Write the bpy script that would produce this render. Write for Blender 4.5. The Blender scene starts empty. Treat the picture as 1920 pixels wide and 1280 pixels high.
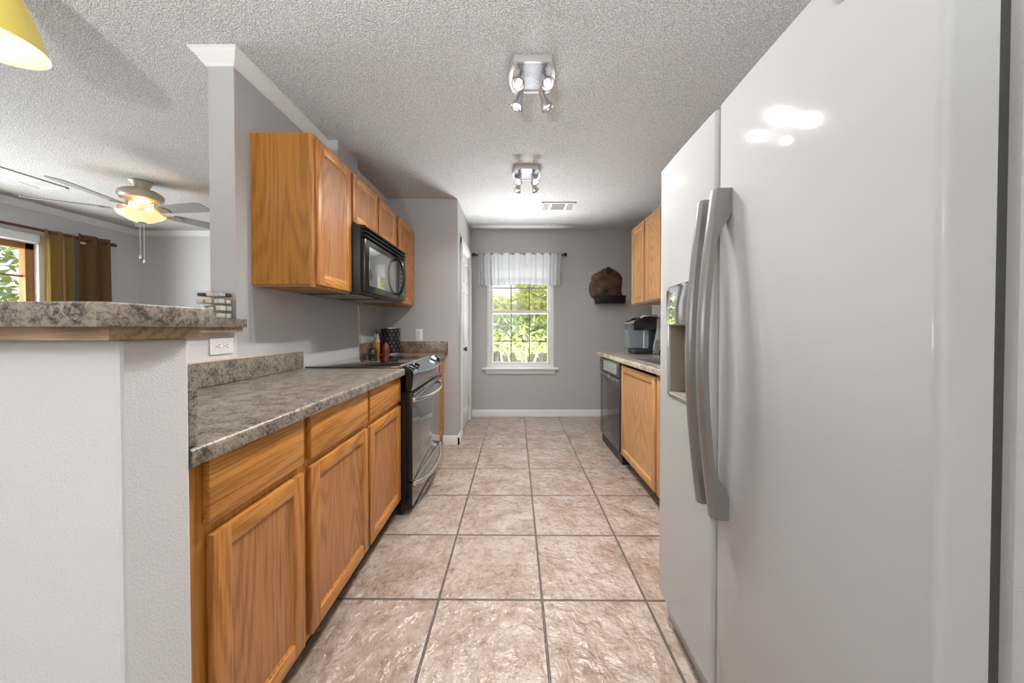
import bpy, bmesh, math, random
from mathutils import Vector, Matrix
random.seed(7)
PI = math.pi
S = bpy.context.scene
COL = S.collection

# ------------------------------------------------------------------ camera
cam = bpy.data.cameras.new('camera'); camo = bpy.data.objects.new('camera', cam)
COL.objects.link(camo); S.camera = camo
F_PX = 622.0
cam.sensor_width = 36; cam.lens = F_PX*36/1920
cam.shift_x = -2.0/1920; cam.shift_y = -17.9/1920
cam.clip_start = 0.02; cam.clip_end = 200
CH = 1.165                                   # camera height
camo.location = (0, 0, CH); camo.rotation_euler = (math.radians(90-0.75), 0, 0)

# ------------------------------------------------------------------ world, exposure
S.view_settings.view_transform = 'Standard'
S.view_settings.look = 'None'
S.view_settings.gamma = 1
S.view_settings.use_curve_mapping = False
S.view_settings.exposure = 1.02
w = bpy.data.worlds.new('sky'); S.world = w; w.use_nodes = True
wn = w.node_tree.nodes; wl = w.node_tree.links
bg = wn['Background']; bg.inputs['Color'].default_value = (0.86, 0.93, 1.0, 1); bg.inputs['Strength'].default_value = 1.3

def area(name, loc, rot, sx, sy, power, color=(1, 1, 1)):
    l = bpy.data.lights.new(name, 'AREA'); l.shape = 'RECTANGLE'; l.size = sx; l.size_y = sy
    l.energy = power; l.color = color
    o = bpy.data.objects.new(name, l); COL.objects.link(o); o.location = loc; o.rotation_euler = rot
    return o
# fill added outside the unseen dining window; daylight stand-in at the living room window
area('dining_ground_fill', (-0.9, -3.5, 0.0), (math.radians(120), 0, 0), 3.0, 1.2, 15, (0.95, 0.98, 1.0))
area('daylight_living_window', (-5.35, 2.15, 1.35), (0, math.radians(-115), 0), 1.0, 1.5, 80, (0.93, 0.97, 1.0))
# area light in place of sunlit ground, added to brighten the kitchen ceiling
area('kitchen_ground_fill', (0.09, 5.05, 0.02), (math.radians(-150), 0, 0), 1.4, 0.9, 230, (0.95, 0.98, 1.0))
sun = bpy.data.lights.new('sun', 'SUN'); sun.energy = 2.2; sun.angle = 0.1; sun.color = (1, 0.96, 0.86)
suno = bpy.data.objects.new('sun', sun); COL.objects.link(suno); suno.rotation_euler = (math.radians(48), 0, math.radians(20))

# ------------------------------------------------------------------ materials
def new_mat(name):
    m = bpy.data.materials.new(name); m.use_nodes = True
    nt = m.node_tree; b = nt.nodes['Principled BSDF']
    return m, nt, b
def simple(name, col, rough=0.5, metal=0.0, spec=0.5, bump=0.0, bscale=80, var=0.0, vscale=4, coat=0.0, emit=None, estr=0, trans=0.0, alpha=1.0, ior=1.45):
    m, nt, b = new_mat(name)
    b.inputs['Base Color'].default_value = (*col, 1); b.inputs['Roughness'].default_value = rough
    b.inputs['Metallic'].default_value = metal; b.inputs['Specular IOR Level'].default_value = spec
    b.inputs['Coat Weight'].default_value = coat; b.inputs['Coat Roughness'].default_value = 0.08
    b.inputs['Transmission Weight'].default_value = trans; b.inputs['Alpha'].default_value = alpha; b.inputs['IOR'].default_value = ior
    if emit: b.inputs['Emission Color'].default_value = (*emit, 1); b.inputs['Emission Strength'].default_value = estr
    N = nt.nodes; L = nt.links
    tc = N.new('ShaderNodeTexCoord')
    nz = N.new('ShaderNodeTexNoise'); nz.inputs['Scale'].default_value = vscale; nz.inputs['Detail'].default_value = 4
    L.new(tc.outputs['Object'], nz.inputs['Vector'])
    if var > 0:
        mx = N.new('ShaderNodeMixRGB'); mx.inputs[1].default_value = (*[c*(1-var) for c in col], 1); mx.inputs[2].default_value = (*[min(1, c*(1+var)) for c in col], 1)
        L.new(nz.outputs['Fac'], mx.inputs[0]); L.new(mx.outputs[0], b.inputs['Base Color'])
    if bump > 0:
        n2 = N.new('ShaderNodeTexNoise'); n2.inputs['Scale'].default_value = bscale; n2.inputs['Detail'].default_value = 3
        L.new(tc.outputs['Object'], n2.inputs['Vector'])
        bp = N.new('ShaderNodeBump'); bp.inputs['Strength'].default_value = bump; bp.inputs['Distance'].default_value = 0.01
        L.new(n2.outputs['Fac'], bp.inputs['Height']); L.new(bp.outputs[0], b.inputs['Normal'])
    return m
def ramp(nt, stops):
    r = nt.nodes.new('ShaderNodeValToRGB')
    e = r.color_ramp.elements
    while len(e) > 1: e.remove(e[-1])
    e[0].position = stops[0][0]; e[0].color = (*stops[0][1], 1)
    for p, c in stops[1:]:
        k = e.new(p); k.color = (*c, 1)
    return r
def oak(name, base, dark, axis='Z', rough=0.42):
    """oak with long pores and cathedral figure running along the given axis"""
    m, nt, b = new_mat(name); N = nt.nodes; L = nt.links
    tc = N.new('ShaderNodeTexCoord'); oi = N.new('ShaderNodeObjectInfo')
    mul = N.new('ShaderNodeMath'); mul.operation = 'MULTIPLY'; mul.inputs[1].default_value = 37.0; L.new(oi.outputs['Random'], mul.inputs[0])
    add = N.new('ShaderNodeVectorMath'); add.operation = 'ADD'; L.new(tc.outputs['Object'], add.inputs[0]); L.new(mul.outputs[0], add.inputs[1])
    def mapped(sc):
        mp = N.new('ShaderNodeMapping'); mp.inputs['Scale'].default_value = sc; L.new(add.outputs[0], mp.inputs['Vector']); return mp
    def sc(a, l): return (l, a, a) if axis == 'X' else (a, l, a) if axis == 'Y' else (a, a, l)
    n1 = N.new('ShaderNodeTexNoise'); n1.inputs['Scale'].default_value = 1; n1.inputs['Detail'].default_value = 1.0
    L.new(mapped(sc(3.4, 0.42)).outputs[0], n1.inputs['Vector'])
    k = N.new('ShaderNodeMath'); k.operation = 'MULTIPLY'; k.inputs[1].default_value = 210; L.new(n1.outputs['Fac'], k.inputs[0])
    sn = N.new('ShaderNodeMath'); sn.operation = 'SINE'; L.new(k.outputs[0], sn.inputs[0])
    n2 = N.new('ShaderNodeTexNoise'); n2.inputs['Scale'].default_value = 1; n2.inputs['Detail'].default_value = 5; n2.inputs['Roughness'].default_value = 0.65
    L.new(mapped(sc(160, 5)).outputs[0], n2.inputs['Vector'])
    ma = N.new('ShaderNodeMath'); ma.operation = 'MULTIPLY_ADD'; ma.inputs[1].default_value = 0.10; L.new(sn.outputs[0], ma.inputs[0])
    L.new(n2.outputs['Fac'], ma.inputs[2])
    mid = tuple((a+c)/2 for a, c in zip(base, dark))
    r = ramp(nt, [(0.30, dark), (0.43, mid), (0.52, base), (0.8, tuple(min(1, c*1.12) for c in base))])
    L.new(ma.outputs[0], r.inputs[0])
    n3 = N.new('ShaderNodeTexNoise'); n3.inputs['Scale'].default_value = 3; L.new(add.outputs[0], n3.inputs['Vector'])
    mx = N.new('ShaderNodeMixRGB'); mx.blend_type = 'MULTIPLY'; mx.inputs[0].default_value = 0.5
    r2 = ramp(nt, [(0.3, (0.86, 0.84, 0.8)), (0.7, (1, 1, 1))]); L.new(n3.outputs['Fac'], r2.inputs[0])
    L.new(r.outputs[0], mx.inputs[1]); L.new(r2.outputs[0], mx.inputs[2]); L.new(mx.outputs[0], b.inputs['Base Color'])
    b.inputs['Roughness'].default_value = rough; b.inputs['Coat Weight'].default_value = 0.15; b.inputs['Coat Roughness'].default_value = 0.3
    bp = N.new('ShaderNodeBump'); bp.inputs['Strength'].default_value = 0.12; bp.inputs['Distance'].default_value = 0.003
    L.new(ma.outputs[0], bp.inputs['Height']); L.new(bp.outputs[0], b.inputs['Normal'])
    return m
def laminate(name, cols, rough=0.35, s=1.0, coat=0.2):
    m, nt, b = new_mat(name); N = nt.nodes; L = nt.links
    tc = N.new('ShaderNodeTexCoord')
    n1 = N.new('ShaderNodeTexNoise'); n1.inputs['Scale'].default_value = 95*s; n1.inputs['Detail'].default_value = 6; n1.inputs['Roughness'].default_value = 0.7; n1.inputs['Distortion'].default_value = 0.6
    n2 = N.new('ShaderNodeTexNoise'); n2.inputs['Scale'].default_value = 16*s; n2.inputs['Detail'].default_value = 4
    for n in (n1, n2): L.new(tc.outputs['Object'], n.inputs['Vector'])
    ma = N.new('ShaderNodeMath'); ma.operation = 'MULTIPLY_ADD'; ma.inputs[1].default_value = 0.45; L.new(n2.outputs['Fac'], ma.inputs[0]); 
    sub = N.new('ShaderNodeMath'); sub.operation = 'SUBTRACT'; sub.inputs[1].default_value = 0.22; L.new(n1.outputs['Fac'], sub.inputs[0]); L.new(sub.outputs[0], ma.inputs[2])
    r = ramp(nt, list(zip((0.36, 0.44, 0.51, 0.6), cols))); L.new(ma.outputs[0], r.inputs[0]); L.new(r.outputs[0], b.inputs['Base Color'])
    b.inputs['Roughness'].default_value = rough; b.inputs['Coat Weight'].default_value = coat; b.inputs['Coat Roughness'].default_value = 0.25
    bp = N.new('ShaderNodeBump'); bp.inputs['Strength'].default_value = 0.08; bp.inputs['Distance'].default_value = 0.002
    L.new(n1.outputs['Fac'], bp.inputs['Height']); L.new(bp.outputs[0], b.inputs['Normal'])
    return m
def popcorn():
    m, nt, b = new_mat('popcorn ceiling'); N = nt.nodes; L = nt.links
    tc = N.new('ShaderNodeTexCoord')
    v = N.new('ShaderNodeTexVoronoi'); v.inputs['Scale'].default_value = 165; v.feature = 'SMOOTH_F1'; v.inputs['Smoothness'].default_value = 0.4
    n = N.new('ShaderNodeTexNoise'); n.inputs['Scale'].default_value = 200; n.inputs['Detail'].default_value = 3
    for q in (v, n): L.new(tc.outputs['Object'], q.inputs['Vector'])
    s = N.new('ShaderNodeMath'); s.operation = 'SUBTRACT'; L.new(n.outputs['Fac'], s.inputs[0]); L.new(v.outputs['Distance'], s.inputs[1])
    r = ramp(nt, [(0.0, (0.60, 0.59, 0.58)), (0.12, (0.88, 0.875, 0.865)), (0.5, (0.93, 0.925, 0.915))]); L.new(s.outputs[0], r.inputs[0]); L.new(r.outputs[0], b.inputs['Base Color'])
    b.inputs['Roughness'].default_value = 0.95; b.inputs['Specular IOR Level'].default_value = 0.1
    bp = N.new('ShaderNodeBump'); bp.inputs['Strength'].default_value = 0.9; bp.inputs['Distance'].default_value = 0.008
    L.new(s.outputs[0], bp.inputs['Height']); L.new(bp.outputs[0], b.inputs['Normal'])
    return m
def tile():
    T = 0.4427
    m, nt, b = new_mat('stone tile floor'); N = nt.nodes; L = nt.links
    tc = N.new('ShaderNodeTexCoord')
    mp = N.new('ShaderNodeMapping'); mp.inputs['Rotation'].default_value = (0, 0, math.radians(0.45)); mp.inputs['Location'].default_value = (-0.113+T*20, -1.405+T*20, 0)
    L.new(tc.outputs['Object'], mp.inputs['Vector'])
    bk = N.new('ShaderNodeTexBrick'); bk.offset = 0; bk.squash = 1
    bk.inputs['Scale'].default_value = 1; bk.inputs['Brick Width'].default_value = T; bk.inputs['Row Height'].default_value = T
    bk.inputs['Mortar Size'].default_value = 0.0052; bk.inputs['Mortar Smooth'].default_value = 0.35; bk.inputs['Bias'].default_value = 0
    bk.inputs['Color1'].default_value = (0, 0, 0, 1); bk.inputs['Color2'].default_value = (1, 1, 1, 1); bk.inputs['Mortar'].default_value = (0.5, 0.5, 0.5, 1)
    L.new(mp.outputs[0], bk.inputs['Vector'])
    off = N.new('ShaderNodeVectorMath'); off.operation = 'MULTIPLY_ADD'; off.inputs[1].default_value = (9, 5, 13)
    L.new(bk.outputs['Color'], off.inputs[0]); L.new(tc.outputs['Object'], off.inputs[2])
    n1 = N.new('ShaderNodeTexNoise'); n1.inputs['Scale'].default_value = 5.5; n1.inputs['Detail'].default_value = 7; n1.inputs['Roughness'].default_value = 0.68; n1.inputs['Distortion'].default_value = 0.4
    L.new(off.outputs[0], n1.inputs['Vector'])
    r = ramp(nt, [(0.30, (0.28, 0.19, 0.145)), (0.42, (0.37, 0.28, 0.228)), (0.54, (0.44, 0.36, 0.308)), (0.7, (0.51, 0.44, 0.395))]); L.new(n1.outputs['Fac'], r.inputs[0])
    nf = N.new('ShaderNodeTexNoise'); nf.inputs['Scale'].default_value = 34; nf.inputs['Detail'].default_value = 6; nf.inputs['Roughness'].default_value = 0.7; L.new(off.outputs[0], nf.inputs['Vector'])
    rf = ramp(nt, [(0.36, (0.62, 0.56, 0.52)), (0.46, (0.93, 0.92, 0.91)), (0.60, (1, 1, 1)), (0.68, (1.0, 1.0, 1.0))]); L.new(nf.outputs['Fac'], rf.inputs[0])
    mf = N.new('ShaderNodeMixRGB'); mf.blend_type = 'MULTIPLY'; mf.inputs[0].default_value = 0.8; L.new(r.outputs[0], mf.inputs[1]); L.new(rf.outputs[0], mf.inputs[2])
    mx = N.new('ShaderNodeMixRGB'); mx.inputs[2].default_value = (0.12, 0.095, 0.08, 1); L.new(bk.outputs['Fac'], mx.inputs[0]); L.new(mf.outputs[0], mx.inputs[1]); L.new(mx.outputs[0], b.inputs['Base Color'])
    # slate-like relief
    n2 = N.new('ShaderNodeTexNoise'); n2.inputs['Scale'].default_value = 14; n2.inputs['Detail'].default_value = 5; n2.inputs['Roughness'].default_value = 0.55; n2.inputs['Distortion'].default_value = 0.3
    L.new(off.outputs[0], n2.inputs['Vector'])
    n3 = N.new('ShaderNodeTexNoise'); n3.inputs['Scale'].default_value = 60; n3.inputs['Detail'].default_value = 3; L.new(tc.outputs['Object'], n3.inputs['Vector'])
    ab = N.new('ShaderNodeMath'); ab.operation = 'MULTIPLY_ADD'; ab.inputs[1].default_value = 0.10; L.new(n3.outputs['Fac'], ab.inputs[0]); L.new(n2.outputs['Fac'], ab.inputs[2])
    gm = N.new('ShaderNodeMath'); gm.operation = 'MULTIPLY_ADD'; gm.inputs[1].default_value = -0.22; L.new(bk.outputs['Fac'], gm.inputs[0]); L.new(ab.outputs[0], gm.inputs[2])
    bp = N.new('ShaderNodeBump'); bp.inputs['Strength'].default_value = 1.0; bp.inputs['Distance'].default_value = 0.024
    L.new(gm.outputs[0], bp.inputs['Height']); L.new(bp.outputs[0], b.inputs['Normal'])
    rr = N.new('ShaderNodeMath'); rr.operation = 'MULTIPLY_ADD'; rr.inputs[1].default_value = 0.4; rr.inputs[2].default_value = 0.22; L.new(bk.outputs['Fac'], rr.inputs[0]); L.new(rr.outputs[0], b.inputs['Roughness'])
    b.inputs['Specular IOR Level'].default_value = 0.55; b.inputs['Coat Weight'].default_value = 0.5; b.inputs['Coat Roughness'].default_value = 0.12; L.new(bp.outputs[0], b.inputs['Coat Normal'])
    return m
def speck(name, stops, scale, rough=0.8, bump=0.3, detail=4, stretch=(1, 1, 1)):
    m, nt, b = new_mat(name); N = nt.nodes; L = nt.links
    tc = N.new('ShaderNodeTexCoord'); mp = N.new('ShaderNodeMapping'); mp.inputs['Scale'].default_value = stretch; L.new(tc.outputs['Object'], mp.inputs['Vector'])
    n = N.new('ShaderNodeTexNoise'); n.inputs['Scale'].default_value = scale; n.inputs['Detail'].default_value = detail; n.inputs['Distortion'].default_value = 0.5; L.new(mp.outputs[0], n.inputs['Vector'])
    r = ramp(nt, stops); L.new(n.outputs['Fac'], r.inputs[0]); L.new(r.outputs[0], b.inputs['Base Color']); b.inputs['Roughness'].default_value = rough
    bp = N.new('ShaderNodeBump'); bp.inputs['Strength'].default_value = bump; bp.inputs['Distance'].default_value = 0.005; L.new(n.outputs['Fac'], bp.inputs['Height']); L.new(bp.outputs[0], b.inputs['Normal'])
    return m
def translucent(name, col, fac=0.5, var=0.1, scale=30, stretch=(1, 1, 0.05)):
    m, nt, b = new_mat(name); N = nt.nodes; L = nt.links
    tc = N.new('ShaderNodeTexCoord'); mp = N.new('ShaderNodeMapping'); mp.inputs['Scale'].default_value = stretch; L.new(tc.outputs['Object'], mp.inputs['Vector'])
    n = N.new('ShaderNodeTexNoise'); n.inputs['Scale'].default_value = scale; L.new(mp.outputs[0], n.inputs['Vector'])
    r = ramp(nt, [(0.3, tuple(c*(1-var) for c in col)), (0.7, col)]); L.new(n.outputs['Fac'], r.inputs[0]); L.new(r.outputs[0], b.inputs['Base Color'])
    b.inputs['Roughness'].default_value = 0.8; b.inputs['Specular IOR Level'].default_value = 0.15
    t = N.new('ShaderNodeBsdfTranslucent'); L.new(r.outputs[0], t.inputs['Color'])
    ms = N.new('ShaderNodeMixShader'); ms.inputs[0].default_value = fac; L.new(b.outputs[0], ms.inputs[1]); L.new(t.outputs[0], ms.inputs[2])
    L.new(ms.outputs[0], N['Material Output'].inputs['Surface'])
    return m
def pane_glass(name, tint=(1, 1, 1), refl=0.08):
    m, nt, b = new_mat(name); N = nt.nodes; L = nt.links
    t = N.new('ShaderNodeBsdfTransparent'); t.inputs['Color'].default_value = (*tint, 1)
    g = N.new('ShaderNodeBsdfGlossy'); g.inputs['Roughness'].default_value = 0.02
    ms = N.new('ShaderNodeMixShader'); ms.inputs[0].default_value = refl
    L.new(t.outputs[0], ms.inputs[1]); L.new(g.outputs[0], ms.inputs[2]); L.new(ms.outputs[0], N['Material Output'].inputs['Surface'])
    return m

M = {}
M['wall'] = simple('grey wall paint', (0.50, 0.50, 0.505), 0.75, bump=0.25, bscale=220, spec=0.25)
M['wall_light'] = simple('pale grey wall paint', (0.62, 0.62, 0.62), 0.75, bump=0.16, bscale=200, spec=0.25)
M['ceil'] = popcorn()
M['tile'] = tile()
M['trim'] = simple('white trim paint', (0.80, 0.80, 0.79), 0.35)
M['white'] = simple('white plastic', (0.82, 0.82, 0.81), 0.35)
M['oakV'] = oak('oak upright grain', (0.49, 0.208, 0.052), (0.31, 0.112, 0.022), 'Z')
M['oakH'] = oak('oak lengthwise grain', (0.56, 0.25, 0.055), (0.34, 0.125, 0.02), 'Y')
M['oakP'] = oak('oak panel grain', (0.45, 0.195, 0.068), (0.28, 0.105, 0.03), 'Z')
M['oakS'] = oak('oak veneer side', (0.40, 0.162, 0.014), (0.27, 0.098, 0.006), 'Z')
M['oakF'] = oak('oak face frame', (0.47, 0.20, 0.035), (0.34, 0.13, 0.018), 'Z')
M['oakR'] = oak('pale oak right', (0.56, 0.305, 0.125), (0.42, 0.20, 0.065), 'Z')
M['inner'] = simple('cabinet underside', (0.33, 0.19, 0.08), 0.6, var=0.15)
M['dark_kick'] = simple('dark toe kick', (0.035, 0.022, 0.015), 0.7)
M['lam'] = laminate('grey brown speckled laminate', [(0.045, 0.038, 0.034), (0.13, 0.11, 0.095), (0.225, 0.192, 0.158), (0.31, 0.268, 0.222)], 0.33, 1.3)
M['lam_brown'] = laminate('brown speckled laminate', [(0.03, 0.018, 0.012), (0.10, 0.066, 0.045), (0.19, 0.135, 0.095), (0.30, 0.23, 0.17)], 0.3)
M['lam_right'] = laminate('taupe laminate', [(0.16, 0.12, 0.10), (0.27, 0.215, 0.18), (0.36, 0.30, 0.26), (0.45, 0.40, 0.36)], 0.16, 0.8, 0.6)
M['plywood'] = oak('raw wood strip', (0.40, 0.29, 0.17), (0.25, 0.165, 0.09), 'X', 0.6)
M['caulk'] = simple('cream caulk', (0.70, 0.52, 0.42), 0.6)
M['black'] = simple('black gloss enamel', (0.012, 0.012, 0.013), 0.18)
M['black_matte'] = simple('black plastic', (0.02, 0.02, 0.021), 0.4)
M['black_glass'] = simple('black glass', (0.012, 0.010, 0.010), 0.03, spec=0.8, coat=1.0)
M['oven_glass'] = simple('mirror dark oven glass', (0.30, 0.30, 0.30), 0.06, metal=0.75, spec=0.8)
M['oven_window'] = simple('oven window glass', (0.38, 0.38, 0.37), 0.08, metal=0.8)
M['mw_glass'] = simple('microwave window glass', (0.42, 0.44, 0.44), 0.09, metal=0.8)
M['chrome'] = simple('chrome', (0.75, 0.75, 0.77), 0.12, metal=1.0)
M['steel'] = simple('brushed steel', (0.55, 0.55, 0.56), 0.3, metal=1.0, var=0.08, vscale=30)
M['panel_blue'] = simple('glossy steel blue panel', (0.22, 0.27, 0.32), 0.16, metal=0.7)
M['fridge'] = simple('light silver enamel', (0.435, 0.44, 0.44), 0.07, spec=0.12, var=0.02, vscale=3, coat=0.0)
M['fridge_side'] = simple('textured grey enamel', (0.42, 0.42, 0.41), 0.5, bump=0.15, bscale=300)
M['handle_grey'] = simple('satin grey handle', (0.24, 0.235, 0.225), 0.32, metal=0.35)
M['gasket'] = simple('dark gasket and seam shade', (0.05, 0.05, 0.048), 0.7)
M['disp_mirror'] = simple('dispenser mirror panel', (0.55, 0.56, 0.55), 0.05, metal=1.0)
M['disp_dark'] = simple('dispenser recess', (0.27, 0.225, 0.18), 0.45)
M['glass'] = pane_glass('window glass')
M['leafA'] = translucent('yellow green leaf', (0.58, 0.60, 0.10), 0.45, 0.5, 3, (1, 1, 1))
M['leafB'] = translucent('mid green leaf', (0.36, 0.44, 0.15), 0.4, 0.5, 3, (1, 1, 1))
M['bark'] = simple('grey bark', (0.30, 0.24, 0.18), 0.9, bump=0.5)
M['fence'] = speck('weathered fence wood', [(0.3, (0.22, 0.17, 0.13)), (0.7, (0.46, 0.38, 0.30))], 14, 0.9, stretch=(3, 3, 0.3))
M['grass'] = speck('lawn', [(0.3, (0.06, 0.12, 0.02)), (0.7, (0.17, 0.27, 0.06))], 30)
M['siding'] = simple('pale siding', (0.42, 0.41, 0.39), 0.7)
M['shingle'] = speck('grey shingles', [(0.35, (0.24, 0.22, 0.21)), (0.65, (0.42, 0.39, 0.37))], 20)
M['valance'] = translucent('white sheer valance', (0.62, 0.62, 0.63), 0.2, 0.05, 60)
M['curt_gold'] = translucent('gold curtain', (0.50, 0.36, 0.15), 0.35, 0.12, 50)
M['curt_brown'] = translucent('olive brown curtain', (0.30, 0.19, 0.085), 0.15, 0.15, 50)
M['rod_brown'] = simple('brown rod', (0.10, 0.035, 0.015), 0.35)
M['win_oak'] = simple('stained window wood', (0.30, 0.14, 0.04), 0.45, var=0.2, vscale=12)
M['nickel'] = simple('pewter fan metal', (0.46, 0.41, 0.33), 0.4, metal=0.4)
M['blade'] = simple('grey fan blade', (0.33, 0.32, 0.30), 0.6)
M['amber'] = simple('amber alabaster glass', (0.85, 0.62, 0.35), 0.35, emit=(1.0, 0.62, 0.28), estr=0.55)
M['bulb_warm'] = simple('lit bulb', (1, 1, 1), 0.5, emit=(1, 0.93, 0.8), estr=2.5)
M['bulb_white'] = simple('lit spot lens', (1, 1, 1), 0.5, emit=(1, 0.97, 0.98), estr=4)
M['yellow_glass'] = simple('yellow glass outside', (0.62, 0.50, 0.10), 0.25, emit=(0.85, 0.68, 0.16), estr=0.12)
M['cream_glass'] = simple('cream glass inside', (0.62, 0.52, 0.36), 0.5, emit=(1.0, 0.8, 0.55), estr=0.1)
M['slice'] = speck('dark wood slice', [(0.3, (0.028, 0.012, 0.006)), (0.5, (0.085, 0.038, 0.018)), (0.72, (0.22, 0.115, 0.06))], 9, 0.45, 0.3)
M['slice_edge'] = simple('dark bark edge', (0.025, 0.014, 0.009), 0.8, bump=0.5)
M['clear_plastic'] = pane_glass('clear plastic', (0.985, 0.99, 0.98), 0.10)
M['smoke_plastic'] = simple('smoky blue plastic', (0.45, 0.52, 0.58), 0.08, trans=0.75, ior=1.2)
M['bead_tan'] = simple('tan beads', (0.72, 0.64, 0.48), 0.6, var=0.4, vscale=60)
M['bead_dark'] = simple('brown beads', (0.10, 0.06, 0.05), 0.6)
M['bead_grey'] = simple('grey beads', (0.62, 0.63, 0.61), 0.6, var=0.3, vscale=80)
M['oil_orange'] = simple('orange peppers in oil', (0.55, 0.17, 0.03), 0.25, var=0.5, vscale=60, coat=0.6)
M['cork'] = simple('dark red stopper', (0.13, 0.035, 0.03), 0.6)
M['raffia'] = simple('raffia tie', (0.55, 0.45, 0.28), 0.8)
M['red_jar'] = simple('red spice jar', (0.20, 0.035, 0.02), 0.3, var=0.6, vscale=60, coat=0.5)
M['dark_oil'] = simple('dark green bottle', (0.018, 0.022, 0.008), 0.1, coat=0.8)
M['bottle_clear'] = simple('clear bottle glass', (0.8, 0.78, 0.72), 0.05, trans=0.7, ior=1.2)
M['slot'] = simple('dark slot', (0.03, 0.03, 0.03), 0.6)
M['vent_dark'] = simple('vent shadow cavity', (0.10, 0.10, 0.10), 0.7)
M['vent_white'] = simple('off white vent enamel', (0.66, 0.655, 0.64), 0.5)
M['display'] = simple('control display', (0.33, 0.36, 0.33), 0.2, var=0.4, vscale=40)
M['print'] = simple('pale print', (0.5, 0.5, 0.5), 0.5)
M['knob_metal'] = simple('dark nickel knob', (0.16, 0.14, 0.13), 0.25, metal=0.9)
M['blind'] = simple('white blind cassette', (0.72, 0.73, 0.74), 0.5)

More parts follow.
